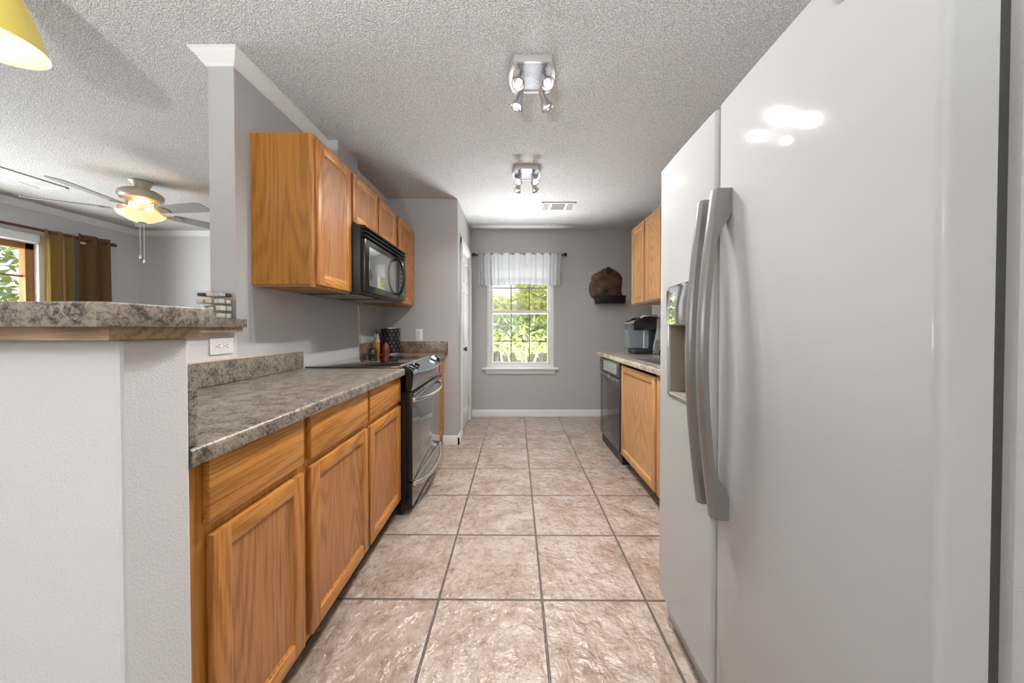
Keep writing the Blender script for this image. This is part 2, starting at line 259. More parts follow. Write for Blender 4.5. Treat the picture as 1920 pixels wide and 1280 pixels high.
# ------------------------------------------------------------------ mesh builder
ORG = {}
def org(o): return ORG.get(o.name, Vector((0, 0, 0))) if o else Vector((0, 0, 0))
class B:
    def __init__(s): s.bm = bmesh.new()
    def _merge(s, t, mi):
        for f in t.faces: f.material_index = mi
        me = bpy.data.meshes.new('t'); t.to_mesh(me); t.free(); s.bm.from_mesh(me); bpy.data.meshes.remove(me); return s
    def box(s, x0, x1, y0, y1, z0, z1, bev=0.0, mi=0, seg=2, mat=None):
        t = bmesh.new(); bmesh.ops.create_cube(t, size=1)
        for v in t.verts: v.co = Vector(((x0+x1)/2+v.co.x*(x1-x0), (y0+y1)/2+v.co.y*(y1-y0), (z0+z1)/2+v.co.z*(z1-z0)))
        if bev > 0:
            bev = min(bev, 0.45*min(abs(x1-x0), abs(y1-y0), abs(z1-z0)))
            bmesh.ops.bevel(t, geom=t.edges[:], offset=bev, segments=seg, profile=0.5, affect='EDGES')
        if mat: bmesh.ops.transform(t, matrix=mat, verts=t.verts)
        return s._merge(t, mi)
    def prism(s, pts, axis, a, b, mi=0, bev=0.0, seg=2):
        """pts: 2D polygon; axis 'X': (y,z), 'Y': (x,z), 'Z': (x,y)"""
        t = bmesh.new()
        def P(p, c): return Vector((c, p[0], p[1])) if axis == 'X' else Vector((p[0], c, p[1])) if axis == 'Y' else Vector((p[0], p[1], c))
        A = [t.verts.new(P(p, a)) for p in pts]; C = [t.verts.new(P(p, b)) for p in pts]; n = len(pts)
        t.faces.new(A); t.faces.new(C[::-1])
        for i in range(n): t.faces.new((A[i], C[i], C[(i+1) % n], A[(i+1) % n]))
        bmesh.ops.recalc_face_normals(t, faces=t.faces[:])
        if bev > 0:
            ed = [e for e in t.edges if (e.verts[0] in A) == (e.verts[1] in A)]
            bmesh.ops.bevel(t, geom=ed, offset=bev, segments=seg, profile=0.5, affect='EDGES')
        return s._merge(t, mi)
    def cyl(s, p0, p1, r0, r1=None, n=16, mi=0, caps=True):
        r1 = r0 if r1 is None else r1
        return s.tube([p0, p1], [r0, r1], n, mi, caps)
    def tube(s, pts, r, n=12, mi=0, caps=True, flat=1.0, up=None):
        pts = [Vector(p) for p in pts]; R = r if isinstance(r, (list, tuple)) else [r]*len(pts)
        t = bmesh.new(); rings = []
        d = (pts[1]-pts[0]).normalized(); u = Vector(up) if up else (Vector((0, 0, 1)) if abs(d.z) < 0.9 else Vector((1, 0, 0)))
        for i, p in enumerate(pts):
            if i == 0: d = pts[1]-pts[0]
            elif i == len(pts)-1: d = pts[-1]-pts[-2]
            else: d = (pts[i+1]-pts[i-1])
            d.normalize(); a = d.cross(u).normalized(); c = a.cross(d).normalized()
            if not up: u = c
            rings.append([t.verts.new(p+(a*math.cos(2*PI*k/n)+c*math.sin(2*PI*k/n)*flat)*R[i]) for k in range(n)])
        for i in range(len(rings)-1):
            for k in range(n): t.faces.new((rings[i][k], rings[i][(k+1) % n], rings[i+1][(k+1) % n], rings[i+1][k]))
        if caps: t.faces.new(rings[0][::-1]); t.faces.new(rings[-1])
        bmesh.ops.recalc_face_normals(t, faces=t.faces[:])
        return s._merge(t, mi)
    def lathe(s, prof, c=(0, 0, 0), n=32, mi=0, mat=None, wave=None, close=True):
        t = bmesh.new(); rings = []
        for r, z in prof:
            if r < 1e-6: rings.append([t.verts.new((0, 0, z))])
            else:
                ring = []
                for k in range(n):
                    a = 2*PI*k/n; rr, zz = r, z
                    if wave: rr, zz = wave(r, z, a)
                    ring.append(t.verts.new((rr*math.cos(a), rr*math.sin(a), zz)))
                rings.append(ring)
        for i in range(len(rings)-1):
            p, q = rings[i], rings[i+1]
            for k in range(n):
                if len(p) == 1 and len(q) == 1: continue
                if len(p) == 1: t.faces.new((p[0], q[(k+1) % n], q[k]))
                elif len(q) == 1: t.faces.new((p[k], p[(k+1) % n], q[0]))
                else: t.faces.new((p[k], p[(k+1) % n], q[(k+1) % n], q[k]))
        if close:
            if len(rings[0]) > 1: t.faces.new(rings[0][::-1])
            if len(rings[-1]) > 1: t.faces.new(rings[-1])
            bmesh.ops.recalc_face_normals(t, faces=t.faces[:])
        if mat: bmesh.ops.transform(t, matrix=mat, verts=t.verts)
        bmesh.ops.translate(t, vec=Vector(c), verts=t.verts)
        return s._merge(t, mi)
    def grid(s, f, nu, nv, mi=0, thick=0.0):
        """f(u,v)->point, u,v in 0..1"""
        t = bmesh.new(); V = [[t.verts.new(f(i/nu, j/nv)) for j in range(nv+1)] for i in range(nu+1)]
        for i in range(nu):
            for j in range(nv): t.faces.new((V[i][j], V[i+1][j], V[i+1][j+1], V[i][j+1]))
        if thick: bmesh.ops.solidify(t, geom=t.faces[:], thickness=thick)
        return s._merge(t, mi)
    def build(s, name, mat, parent=None, label=None, kind=None, smooth=True, cat=None, group=None):
        o0 = org(parent)
        bmesh.ops.translate(s.bm, vec=-o0, verts=s.bm.verts)
        me = bpy.data.meshes.new(name); s.bm.to_mesh(me); s.bm.free()
        for m in (mat if isinstance(mat, (list, tuple)) else [mat]): me.materials.append(m)
        if smooth:
            for p in me.polygons: p.use_smooth = True
            me.set_sharp_from_angle(angle=math.radians(38))
        o = bpy.data.objects.new(name, me); COL.objects.link(o)
        if parent: o.parent = parent; ORG[o.name] = o0
        if label: o['label'] = label
        if kind: o['kind'] = kind
        if cat: o['category'] = cat
        if group: o['group'] = group
        return o
def thing(name, label, cat, loc, group=None, kind=None):
    o = bpy.data.objects.new(name, None); COL.objects.link(o); o.empty_display_size = 0.05
    o.location = loc; ORG[o.name] = Vector(loc)
    if label: o['label'] = label
    if cat: o['category'] = cat
    if group: o['group'] = group
    if kind: o['kind'] = kind
    return o
def copy_tree(o, parent=None):
    c = o.copy(); COL.objects.link(c)
    if parent: c.parent = parent
    for ch in list(o.children): copy_tree(ch, c)
    return c
def struct(name, b, m, parent=None, **k):
    return b.build(name, m, parent, kind=None if parent else 'structure', **k)

# ================================================================== SETTING
CZ = 2.44; YB = 4.35
struct('floor', B().box(-5.2, 2.6, -2.9, 4.6, -0.12, 0.0), M['tile'], smooth=False)
struct('ceiling', B().box(-5.2, 2.6, -2.9, 4.6, CZ, CZ+0.15), M['ceil'], smooth=False)
# window wall at the end of the galley
WX0, WX1, WZ0, WZ1 = -0.345, 0.535, 0.635, 2.03
b = B()
b.box(-0.55, WX0, YB, YB+0.14, 0, CZ); b.box(WX1, 2.5, YB, YB+0.14, 0, CZ)
b.box(WX0, WX1, YB, YB+0.14, 0, WZ0-0.01); b.box(WX0, WX1, YB, YB+0.14, WZ1, CZ)
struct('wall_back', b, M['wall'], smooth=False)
# pantry side wall with its door opening
DY0, DY1, DZ = 3.545, 4.19, 2.04
b = B()
b.box(-0.67, -0.55, 3.30, DY0, 0, CZ); b.box(-0.67, -0.55, DY1, YB+0.14, 0, CZ); b.box(-0.67, -0.55, DY0, DY1, DZ, CZ)
b.box(-1.30, -0.67, 3.30, 3.42, 0, CZ); b.box(-1.30, -0.67, 4.30, 4.42, 0, CZ)
struct('wall_pantry', b, M['wall'], smooth=False)
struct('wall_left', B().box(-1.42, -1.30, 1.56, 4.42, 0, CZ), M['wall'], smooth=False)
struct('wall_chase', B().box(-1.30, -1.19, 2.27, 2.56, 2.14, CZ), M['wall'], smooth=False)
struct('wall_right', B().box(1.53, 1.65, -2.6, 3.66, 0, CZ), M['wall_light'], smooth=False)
b = B(); b.box(1.65, 2.5, 3.54, 3.66, 0, CZ); b.box(2.4, 2.5, 3.66, YB, 0, CZ)
struct('wall_nook', b, M['wall'], smooth=False)
# low bar wall: a leg facing the camera and a leg running to the full height wall
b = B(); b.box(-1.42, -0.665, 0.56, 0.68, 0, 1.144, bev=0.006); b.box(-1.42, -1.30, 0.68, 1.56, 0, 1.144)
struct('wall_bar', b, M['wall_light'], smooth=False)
# living room shell
LX = -4.95; LY0, LY1, LZ0, LZ1 = 1.35, 3.47, 0.9, 2.03
b = B(); b.box(LX-0.15, LX, -2.6, LY0, 0, CZ); b.box(LX-0.15, LX, LY1, 4.56, 0, CZ); b.box(LX-0.15, LX, LY0, LY1, 0, LZ0); b.box(LX-0.15, LX, LY0, LY1, LZ1, CZ)
struct('wall_living_left', b, M['wall_light'], smooth=False)
struct('wall_living_back', B().box(LX-0.15, -1.42, 4.42, 4.56, 0, CZ), M['wall_light'], smooth=False)
b = B(); b.box(LX-0.15, -2.0, -2.75, -2.6, 0, CZ); b.box(0.2, 1.65, -2.75, -2.6, 0, CZ); b.box(-2.0, 0.2, -2.75, -2.6, 2.1, CZ); b.box(-2.0, 0.2, -2.75, -2.6, 0, 0.9)
struct('wall_front', b, M['wall_light'], smooth=False)
# unseen dining window behind the camera, added to let light in
b = B()
for x in (-2.0, -0.93, 0.14): b.box(x, x+0.06, -2.72, -2.66, 0.9, 2.1)
b.box(-2.0, 0.2, -2.72, -2.66, 0.9, 0.96); b.box(-2.0, 0.2, -2.72, -2.66, 2.04, 2.1)
d2 = struct('window_added', b, M['trim'])
struct('pane', B().box(-1.94, 0.14, -2.70, -2.695, 0.96, 2.04), M['glass'], d2)

# crown moulding
def crown_run(b, p0, p1, nrm):
    """profile swept from p0 to p1 (xy); nrm points into the room"""
    prof = [(0, 0), (0, -0.064), (0.007, -0.064), (0.010, -0.053), (0.018, -0.048), (0.029, -0.026), (0.042, -0.017), (0.045, -0.009), (0.050, -0.007), (0.050, 0)]
    t = bmesh.new(); rings = []
    d = (Vector(p1[:2])-Vector(p0[:2])).normalized(); nv = Vector(nrm)
    for idx, (p, m) in enumerate(((p0, p0[2]), (p1, p1[2]))):
        base = Vector((p[0], p[1]))
        dd = Vector((d.x, d.y))
        rings.append([t.verts.new((base.x+nv.x*o+dd.x*m*o, base.y+nv.y*o+dd.y*m*o, CZ+z)) for o, z in prof])
    n = len(prof)
    for i in range(n): t.faces.new((rings[0][i], rings[0][(i+1) % n], rings[1][(i+1) % n], rings[1][i]))
    t.faces.new(rings[0]); t.faces.new(rings[1][::-1]); bmesh.ops.recalc_face_normals(t, faces=t.faces[:])
    b._merge(t, 0)
# third number of a point: mitre (negative grows past an outside corner, positive trims an inside one)
b = B()
crown_run(b, (-1.30, 1.56, -1), (-1.30, 2.27, 0), (1, 0))
crown_run(b, (-1.42, 1.56, -1), (-1.30, 1.56, 1), (0, -1))
crown_run(b, (-1.42, 1.56, -1), (-1.42, 4.42, -1), (-1, 0))
struct('trim_1', b, M['trim'])
b = B(); crown_run(b, (-1.30, 2.56, 0), (-1.30, 3.30, 0), (1, 0)); struct('trim_2', b, M['trim'])
b = B(); crown_run(b, (LX, -2.6, 1), (LX, 4.42, -1), (1, 0)); crown_run(b, (LX, 4.42, 1), (-1.42, 4.42, -1), (0, -1))
struct('trim_3', b, M['trim'])
# baseboards
def baseb(b, x0, x1, y0, y1, nx, ny, t=0.014, h=0.085):
    if ny: b.prism([(0, 0), (ny*t, 0), (ny*t, h*0.82), (ny*t*0.45, h), (0, h)], 'X', x0, x1) ; 
def base_run(b, x0, y0, x1, y1, nx, ny, t=0.015, h=0.087):
    if ny: b.prism([(y0, 0), (y0+ny*t, 0), (y0+ny*t, h*0.8), (y0+ny*t*0.5, h), (y0, h)], 'X', x0, x1)
    else: b.prism([(x0, 0), (x0+nx*t, 0), (x0+nx*t, h*0.8), (x0+nx*t*0.5, h), (x0, h)], 'Y', y0, y1)
b = B(); base_run(b, -0.535, YB, 2.4, YB, 0, -1); struct('baseboard_back', b, M['trim'])
b = B(); base_run(b, -0.70, 3.30, -0.535, 3.30, 0, -1); base_run(b, -0.55, 3.285, -0.55, 3.465, 1, 0); base_run(b, -0.55, 4.27, -0.55, YB, 1, 0)
struct('baseboard_pantry', b, M['trim'])
# pantry door: casing, jamb, six panel leaf
b = B()
b.box(-0.55, -0.532, DY0-0.075, DY0, 0, DZ+0.07, bev=0.004); b.box(-0.55, -0.532, DY1, DY1+0.075, 0, DZ+0.07, bev=0.004); b.box(-0.55, -0.531, DY0-0.075, DY1+0.075, DZ, DZ+0.075, bev=0.004)
b.box(-0.66, -0.55, DY0, DY0+0.015, 0, DZ); b.box(-0.66, -0.55, DY1-0.015, DY1, 0, DZ); b.box(-0.66, -0.55, DY0, DY1, DZ-0.015, DZ)
door = struct('door_1', b, M['trim'])
def six_panel(b, x, y0, y1, z0, z1):
    """leaf facing +x: thin slab with stiles, rails and raised fields"""
    t = 0.034; b.box(x-t, x-0.010, y0, y1, z0, z1)
    wst = 0.085; my = (y0+y1)/2
    rails = [(z0, z0+0.20), (z0+0.80, z0+0.98), (z0+1.56, z0+1.67), (z1-0.11, z1)]
    for a, c in ((y0, y0+wst), (y1-wst, y1), (my-0.04, my+0.04)): b.box(x-0.012, x, a, c, z0, z1, bev=0.002)
    for a, c in rails: b.box(x-0.012, x-0.0003, y0+wst-0.002, my-0.038, a, c, bev=0.002); b.box(x-0.012, x-0.0003, my+0.038, y1-wst+0.002, a, c, bev=0.002)
    for i in range(3):
        za, zb = rails[i][1], rails[i+1][0]
        for a, c in ((y0+wst, my-0.04), (my+0.04, y1-wst)): b.box(x-0.014, x-0.003, a+0.02, c-0.02, za+0.02, zb-0.02, bev=0.006)
b = B(); six_panel(b, -0.563, DY0+0.018, DY1-0.018, 0.012, DZ-0.018)
leaf = struct('door_leaf', b, M['trim'], door)
b = B(); b.lathe([(0.0, 0), (0.024, 0), (0.024, 0.006), (0.009, 0.01), (0.009, 0.03), (0.022, 0.038), (0.026, 0.05), (0.020, 0.06), (0, 0.063)], (-0.563, DY0+0.085, 0.93), 20, mat=Matrix.Rotation(PI/2, 4, 'Y'))
struct('knob', b, M['knob_metal'], leaf, label='dark metal door knob')
for z in (0.25, 1.1, 1.85):
    struct('hinge', B().box(-0.562, -0.556, DY1-0.03, DY1-0.012, z-0.045, z+0.045), M['nickel'], leaf)

# kitchen window
b = B()
fw = 0.045
b.box(WX0, WX0+fw, YB+0.02, YB+0.09, WZ0, WZ1, bev=0.003); b.box(WX1-fw, WX1, YB+0.02, YB+0.09, WZ0, WZ1, bev=0.003)
b.box(WX0+fw, WX1-fw, YB+0.02, YB+0.09, WZ0, WZ0+0.04, bev=0.003); b.box(WX0+fw, WX1-fw, YB+0.02, YB+0.09, WZ1-0.04, WZ1, bev=0.003)
win = struct('window_1', b, M['white'])
def sash(name, y, z0, z1, hz):
    b = B(); x0, x1 = WX0+fw-0.004, WX1-fw+0.004; s = 0.038
    b.box(x0, x0+s, y, y+0.03, z0, z1, bev=0.003); b.box(x1-s, x1, y, y+0.03, z0, z1, bev=0.003)
    b.box(x0+s, x1-s, y, y+0.03, z0, z0+s, bev=0.003); b.box(x0+s, x1-s, y, y+0.03, z1-s, z1, bev=0.003)
    sh = struct(name, b, M['white'], win)
    struct('pane', B().box(x0+s, x1-s, y+0.013, y+0.017, z0+s, z1-s), M['glass'], sh)
    g = B(); wdt = (x1-x0-2*s)
    for k in (1, 2): g.box(x0+s+wdt*k/3-0.006, x0+s+wdt*k/3+0.006, y+0.008, y+0.0125, z0+s, z1-s)
    g.box(x0+s, x1-s, y+0.008, y+0.0122, hz-0.006, hz+0.006)
    struct('muntin', g, M['muntin'], sh, label='dark grille of thin window bars')
M['muntin'] = simple('grey muntin', (0.20, 0.17, 0.14), 0.6)
sash('lower_sash', YB+0.03, WZ0+0.035, 1.39, 0.985)
sash('upper_sash', YB+0.062, 1.345, WZ1-0.035, 1.69)
b = B(); b.box(-0.405, 0.592, YB-0.055, YB+0.04, 0.618, 0.638, bev=0.006)
b.prism([(-0.375, 0.618), (0.56, 0.618), (0.535, 0.562), (-0.35, 0.562)], 'Y', YB-0.022, YB, bev=0.003)
struct('window_sill', b, M['trim'], win)

# living room window with stained wood frame
b = B(); x0, x1 = LX-0.10, LX-0.03
b.box(x0, x1, LY0, LY0+0.07, LZ0, LZ1, bev=0.003); b.box(x0, x1, LY1-0.075, LY1-0.012, LZ0, LZ1, bev=0.003); b.box(x0, x1, LY0, LY1-0.012, LZ0, LZ0+0.07); b.box(x0, x1, LY0, LY1-0.012, LZ1-0.06, LZ1)
w2 = struct('window_2', b, M['win_oak'])
b = B()
for y in (1.78, 2.25, 2.72, 3.175): b.box(x0+0.02, x0+0.045, y-0.010, y+0.010, LZ0+0.07, LZ1-0.06)
for z in (1.28, 1.69): b.box(x0+0.021, x0+0.044, LY0+0.07, LY1-0.07, z-0.009, z+0.009)
struct('muntin', b, M['win_oak'], w2)
struct('pane', B().box(x0+0.030, x0+0.034, LY0+0.07, LY1-0.075, LZ0+0.07, LZ1-0.06), M['glass'], w2)
b = B(); b.box(LX, LX+0.018, LY1-0.012, LY1+0.055, LZ0-0.06, LZ1+0.06, bev=0.003); b.box(LX, LX+0.018, LY0-0.07, LY1, LZ1, LZ1+0.06, bev=0.003); b.box(LX, LX+0.03, LY0-0.08, LY1+0.07, LZ0-0.06, LZ0, bev=0.003)
b.box(LX-0.03, LX, LY1-0.012, LY1, LZ0, LZ1)
struct('window_casing', b, M['trim'], w2, label='white window casing')

# ================================================================== OUTSIDE
GZ = -0.4
struct('ground', B().box(-30, 30, -20, 40, GZ-0.1, GZ), M['grass'], smooth=False)
fr = thing('wooden_fence', 'weathered grey-brown board fence outside the kitchen window, behind the bushes', 'fence', (0, 7.8, GZ))
random.seed(3)
x = -2.6
k = 0
while x < 3.4:
    wd = 0.138; h = 1.52+random.uniform(-0.012, 0.012)
    B().prism([(x, GZ), (x+wd, GZ), (x+wd, GZ+h-0.03), (x+wd-0.03, GZ+h), (x+0.03, GZ+h), (x, GZ+h-0.03)], 'Y', 7.78, 7.80).build('fence_board', M['fence'], fr, smooth=False)
    x += wd+0.012
b = B(); b.box(-2.6, 3.4, 7.80, 7.84, GZ+0.3, GZ+0.39); b.box(-2.6, 3.4, 7.80, 7.84, GZ+1.2, GZ+1.29); b.build('fence_rail', M['fence'], fr, smooth=False)
def bush(name, label, loc, rx, ry, z0, z1, n, mat, seed, group=None, lsz=0.15):
    r = random.Random(seed)
    t = thing(name, label, 'bush', loc, group)
    b = B(); bm = b.bm
    for i in range(n):
        a = r.uniform(0, 2*PI); u = r.uniform(-1, 1); rad = (0.45+0.55*r.random()**0.5)*(1+0.13*math.sin(3*a+seed)+0.12*math.sin(5*u*3+seed))
        s = math.sqrt(1-u*u)
        c = Vector((loc[0]+rx*rad*s*math.cos(a), loc[1]+ry*rad*s*math.sin(a), (z0+z1)/2+(z1-z0)/2*rad*u))
        d = Vector((r.gauss(0, 1), r.gauss(0, 1), r.gauss(0.5, 0.8))).normalized(); q = d.cross(Vector((r.gauss(0, 1), r.gauss(0, 1), r.gauss(0, 1)))).normalized()
        l = lsz*r.uniform(0.6, 1.2); wv = l*0.17
        v = [bm.verts.new(c), bm.verts.new(c+d*l*0.5+q*wv), bm.verts.new(c+d*l), bm.verts.new(c+d*l*0.5-q*wv)]
        bm.faces.new(v)
    b.build('foliage', mat, t, smooth=False)
    b = B()
    for k in range(5):
        a = 2*PI*k/5+seed; top = Vector((loc[0]+rx*0.6*math.cos(a), loc[1]+ry*0.6*math.sin(a), z0+(z1-z0)*0.6)); p0 = Vector(loc)+Vector((0.05*math.cos(a), 0.05*math.sin(a), 0))
        mid = p0.lerp(top, 0.5)+Vector((0.08*math.sin(a*3), 0, 0.1))
        b.tube([p0, mid, top], [0.03, 0.02, 0.01], 8)
    b.build('stem', M['bark'], t)
    return t
bush('leafy_bush', 'yellow-green bush with narrow leaves, right half of the kitchen window', (0.80, 6.5, GZ), 0.85, 0.38, 0.80, 2.5, 4000, M['leafA'], 1)
bush('leafy_bush', 'yellow-green bush with narrow leaves, left half of the kitchen window', (-0.58, 7.28, GZ), 0.75, 0.30, 0.80, 1.82, 3000, M['leafA'], 2)
bush('leafy_bush', 'darker green low bush in the middle of the kitchen window', (0.10, 5.75, GZ), 0.70, 0.32, 0.66, 1.36, 2000, M['leafB'], 5)
bush('garden_shrub', 'green shrub outside the living room window, nearer the curtain', (-7.9, 5.2, GZ), 1.0, 1.1, 0.7, 3.4, 2600, M['leafB'], 8, lsz=0.2)
bush('garden_shrub', 'green shrub outside the living room window, at the left edge of the photo', (-8.4, 2.3, GZ), 1.0, 1.0, 0.7, 3.0, 2600, M['leafB'], 9, lsz=0.2)
hs = thing('neighbour_house', 'pale neighbouring house with a grey roof, seen above the fence through the kitchen window', 'house', (-0.5, 15, GZ))
B().box(-5.5, 4.5, 15, 20, GZ, 2.35).build('wall', M['siding'], hs, smooth=False)
B().prism([(14.5, 2.3), (20.5, 2.3), (17.5, 4.6)], 'X', -6, 5).build('roof', M['shingle'], hs, smooth=False)
B().box(-6, 5, 14.44, 14.5, 2.2, 2.38).build('fascia', M['white'], hs, smooth=False)

# ================================================================== CABINETS
def panel_door(b, xf, sgn, y0, y1, z0, z1, st=0.052, th=0.019, slab=False):
    """door in the plane x=xf (its outer face), outward direction sgn; material 0 upright grain, 1 lengthwise, 2 panel"""
    xb = xf-sgn*th; X = lambda a, c: (min(a, c), max(a, c))
    if slab:
        b.box(*X(xb, xf), y0, y1, z0, z1, bev=0.004, mi=1); return
    b.box(*X(xb, xf), y0, y0+st, z0, z1, bev=0.004, mi=0); b.box(*X(xb, xf), y1-st, y1, z0, z1, bev=0.004, mi=0)
    b.box(*X(xb, xf-sgn*0.0004), y0+st-0.003, y1-st+0.003, z0, z0+st, bev=0.004, mi=1); b.box(*X(xb, xf-sgn*0.0004), y0+st-0.003, y1-st+0.003, z1-st, z1, bev=0.004, mi=1)
    xp = xf-sgn*0.010
    b.box(*X(xb, xp), y0+st-0.002, y1-st+0.002, z0+st-0.002, z1-st+0.002, mi=2)
    # sloped inner bead
    iy0, iy1, iz0, iz1 = y0+st-0.001, y1-st+0.001, z0+st-0.001, z1-st+0.001; q = 0.009; xt = xf-sgn*0.003
    t = bmesh.new()
    O = [t.verts.new((xt, *p)) for p in ((iy0, iz0), (iy1, iz0), (iy1, iz1), (iy0, iz1))]
    I = [t.verts.new((xp+sgn*0.0002, *p)) for p in ((iy0+q, iz0+q), (iy1-q, iz0+q), (iy1-q, iz1-q), (iy0+q, iz1-q))]
    for i in range(4): t.faces.new((O[i], O[(i+1) % 4], I[(i+1) % 4], I[i]))
    b._merge(t, 0)
OAKL = [M['oakV'], M['oakH'], M['oakP']]
OAKR = [M['oakR'], M['oakR'], M['oakR']]
def base_cab(label, x_wall, x_face, y0, y1, doors, drawers, sgn, mats, frame, zdoor=(0.112, 0.69), zdraw=(0.718, 0.866), kick=None, top=0.875):
    t = thing('base_cabinet', label, 'cabinet', ((x_wall+x_face)/2, (y0+y1)/2, 0))
    X = lambda a, c: (min(a, c), max(a, c))
    b = B(); ff = 0.019
    b.box(*X(x_wall, x_face-sgn*ff), y0, y0+0.016, 0.10, top); b.box(*X(x_wall, x_face-sgn*ff), y1-0.016, y1, 0.10, top); b.box(*X(x_wall, x_face-sgn*ff), y0, y1, 0.10, 0.118); b.box(*X(x_wall, x_wall+sgn*0.012), y0, y1, 0.10, top)
    b.build('carcass', frame, t, smooth=False)
    b = B()
    ys = [y0]+[v for d in doors for v in d]+[y1]
    b.box(*X(x_face-sgn*ff, x_face), y0, y1, top-0.03, top); b.box(*X(x_face-sgn*ff, x_face), y0, y1, zdoor[1]-0.01, (zdraw[0] if drawers else zdoor[1])+0.01); b.box(*X(x_face-sgn*ff, x_face), y0, y1, 0.095, 0.13)
    st = [(y0, doors[0][0]+0.012)]+[(doors[i][1]-0.012, doors[i+1][0]+0.012) for i in range(len(doors)-1)]+[(doors[-1][1]-0.012, y1)]
    for a, c in st: b.box(*X(x_face-sgn*ff, x_face+sgn*0.0004), a, c, 0.095, top)
    b.build('face_frame', frame, t, smooth=False)
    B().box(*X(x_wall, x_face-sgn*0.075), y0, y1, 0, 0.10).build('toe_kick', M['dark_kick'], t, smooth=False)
    for d in doors:
        q = B(); panel_door(q, x_face+sgn*0.0195, sgn, d[0], d[1], *zdoor); q.build('door', mats, t)
    for d in drawers:
        q = B(); panel_door(q, x_face+sgn*0.0195, sgn, d[0], d[1], *zdraw, slab=True); q.build('drawer', mats, t)
    return t
XF = -0.705
base_cab('oak base cabinet with one door and one drawer, beside the low wall end', -1.297, XF, 0.683, 1.105, [(0.752, 1.085)], [(0.745, 1.085)], 1, OAKL, M['oakF'])
base_cab('oak base cabinet with two doors and two drawers, next to the black range', -1.297, XF, 1.106, 2.028, [(1.122, 1.563), (1.588, 2.022)], [(1.122, 1.565), (1.588, 2.022)], 1, OAKL, M['oakF'])
base_cab('narrow oak base cabinet between the black range and the grey return wall', -1.297, XF, 2.81, 3.297, [(2.83, 3.28)], [(2.83, 3.28)], 1, OAKL, M['oakF'])

# countertops on the left
def counter_slab(b, x0, x1, y0, y1, z0=0.876, z1=0.915, front=1):
    # rounded front edge profile in (x,z), extruded along y
    r = 0.014; xs = x1 if front > 0 else x0; s = -front
    pts = [(x0 if front > 0 else x1, z0), (xs, z0)]
    for k in range(6):
        a = k/5*PI/2
        pts.append((xs+s*r*(1-math.cos(a)), z1-r+r*math.sin(a)))
    pts.append((x0 if front > 0 else x1, z1))
    b.prism(pts, 'Y', y0, y1)
ct = thing('countertop', 'grey-brown speckled laminate countertop left of the range, near the camera', 'countertop', (-1.0, 1.35, 0.876))
b = B(); counter_slab(b, -1.298, -0.662, 0.682, 2.03); b.build('worktop', M['lam'], ct)
B().box(-1.298, -1.279, 0.702, 2.026, 0.9155, 1.02, bev=0.005).build('backsplash', M['lam'], ct)
B().box(-1.298, -0.668, 0.682, 0.7015, 0.9155, 1.035, bev=0.003).build('side_splash', M['lam'], ct)
B().box(-1.299, -1.284, 0.702, 2.02, 1.0202, 1.0245).build('caulk_line', M['caulk'], ct, label='thin cream caulk line')
c2 = thing('countertop', 'small brown speckled countertop in the far corner beyond the range', 'countertop', (-1.0, 3.05, 0.876))
b = B(); counter_slab(b, -1.298, -0.665, 2.80, 3.298); b.build('worktop', M['lam_brown'], c2)
b = B(); b.box(-1.298, -1.279, 2.80, 3.279, 0.9155, 1.03, bev=0.003); b.box(-1.298, -0.645, 3.279, 3.298, 0.90, 1.03, bev=0.003); b.build('backsplash', M['lam_brown'], c2)
b = B(); b.box(-1.299, -0.64, 3.290, 3.299, 1.0302, 1.036); b.box(-0.6448, -0.639, 3.290, 3.299, 0.90, 1.036); b.build('caulk_line', M['caulk'], c2)

# raised bar top
bar = thing('bar_top', 'raised grey-brown speckled bar top on the low wall', 'bar top', (-1.1, 0.9, 1.165))
b = B(); b.prism([(-1.56, 0.50), (-0.628, 0.50), (-0.618, 0.51), (-0.618, 0.665), (-0.63, 0.70), (-1.245, 0.70), (-1.245, 1.552), (-1.56, 1.552)], 'Z', 1.166, 1.2045, bev=0.003)
b.build('slab', M['lam'], bar)
b = B(); b.prism([(-1.54, 0.525), (-0.64, 0.525), (-0.64, 0.68), (-0.66, 0.69), (-1.262, 0.69), (-1.262, 1.548), (-1.54, 1.548)], 'Z', 1.1445, 1.1655); b.build('support_board', M['plywood'], bar, label='raw wood strip under the bar top', smooth=False)

# upper cabinets left
def upper_cab(label, x_wall, x_face, y0, y1, z0, z1, doors, sgn, mats, side, zd=None):
    t = thing('wall_cabinet', label, 'cabinet', ((x_wall+x_face)/2, (y0+y1)/2, z0))
    X = lambda a, c: (min(a, c), max(a, c)); ff = 0.019
    b = B(); b.box(*X(x_wall, x_face-sgn*ff), y0, y1, z0+0.012, z1); b.build('carcass', side, t, smooth=False)
    B().box(*X(x_wall, x_face-sgn*ff), y0+0.01, y1-0.01, z0+0.004, z0+0.012).build('bottom_panel', M['inner'] if sgn > 0 else side, t, smooth=False)
    b = B(); b.box(*X(x_face-sgn*ff, x_face), y0-0.001, y1+0.001, z0, z1+0.001, bev=0.0015); b.build('face_frame', mats[0], t)
    zd = zd or (z0+0.012, z1-0.018)
    for d in doors:
        dz = d[2:] if len(d) > 2 else zd
        q = B(); panel_door(q, x_face+sgn*0.0195, sgn, d[0], d[1], *dz); q.build('door', mats, t)
    return t
UX = -0.993
upper_cab('tall oak wall cabinet with one door, nearest the camera on the left wall', -1.298, UX, 1.652, 2.018, 1.368, 2.128, [(1.67, 2.008)], 1, OAKL, M['oakS'])
upper_cab('short oak wall cabinet with two doors above the black microwave', -1.298, UX, 2.021, 2.796, 1.80, 2.128, [(2.035, 2.402), (2.425, 2.782)], 1, OAKL, M['oakF'])
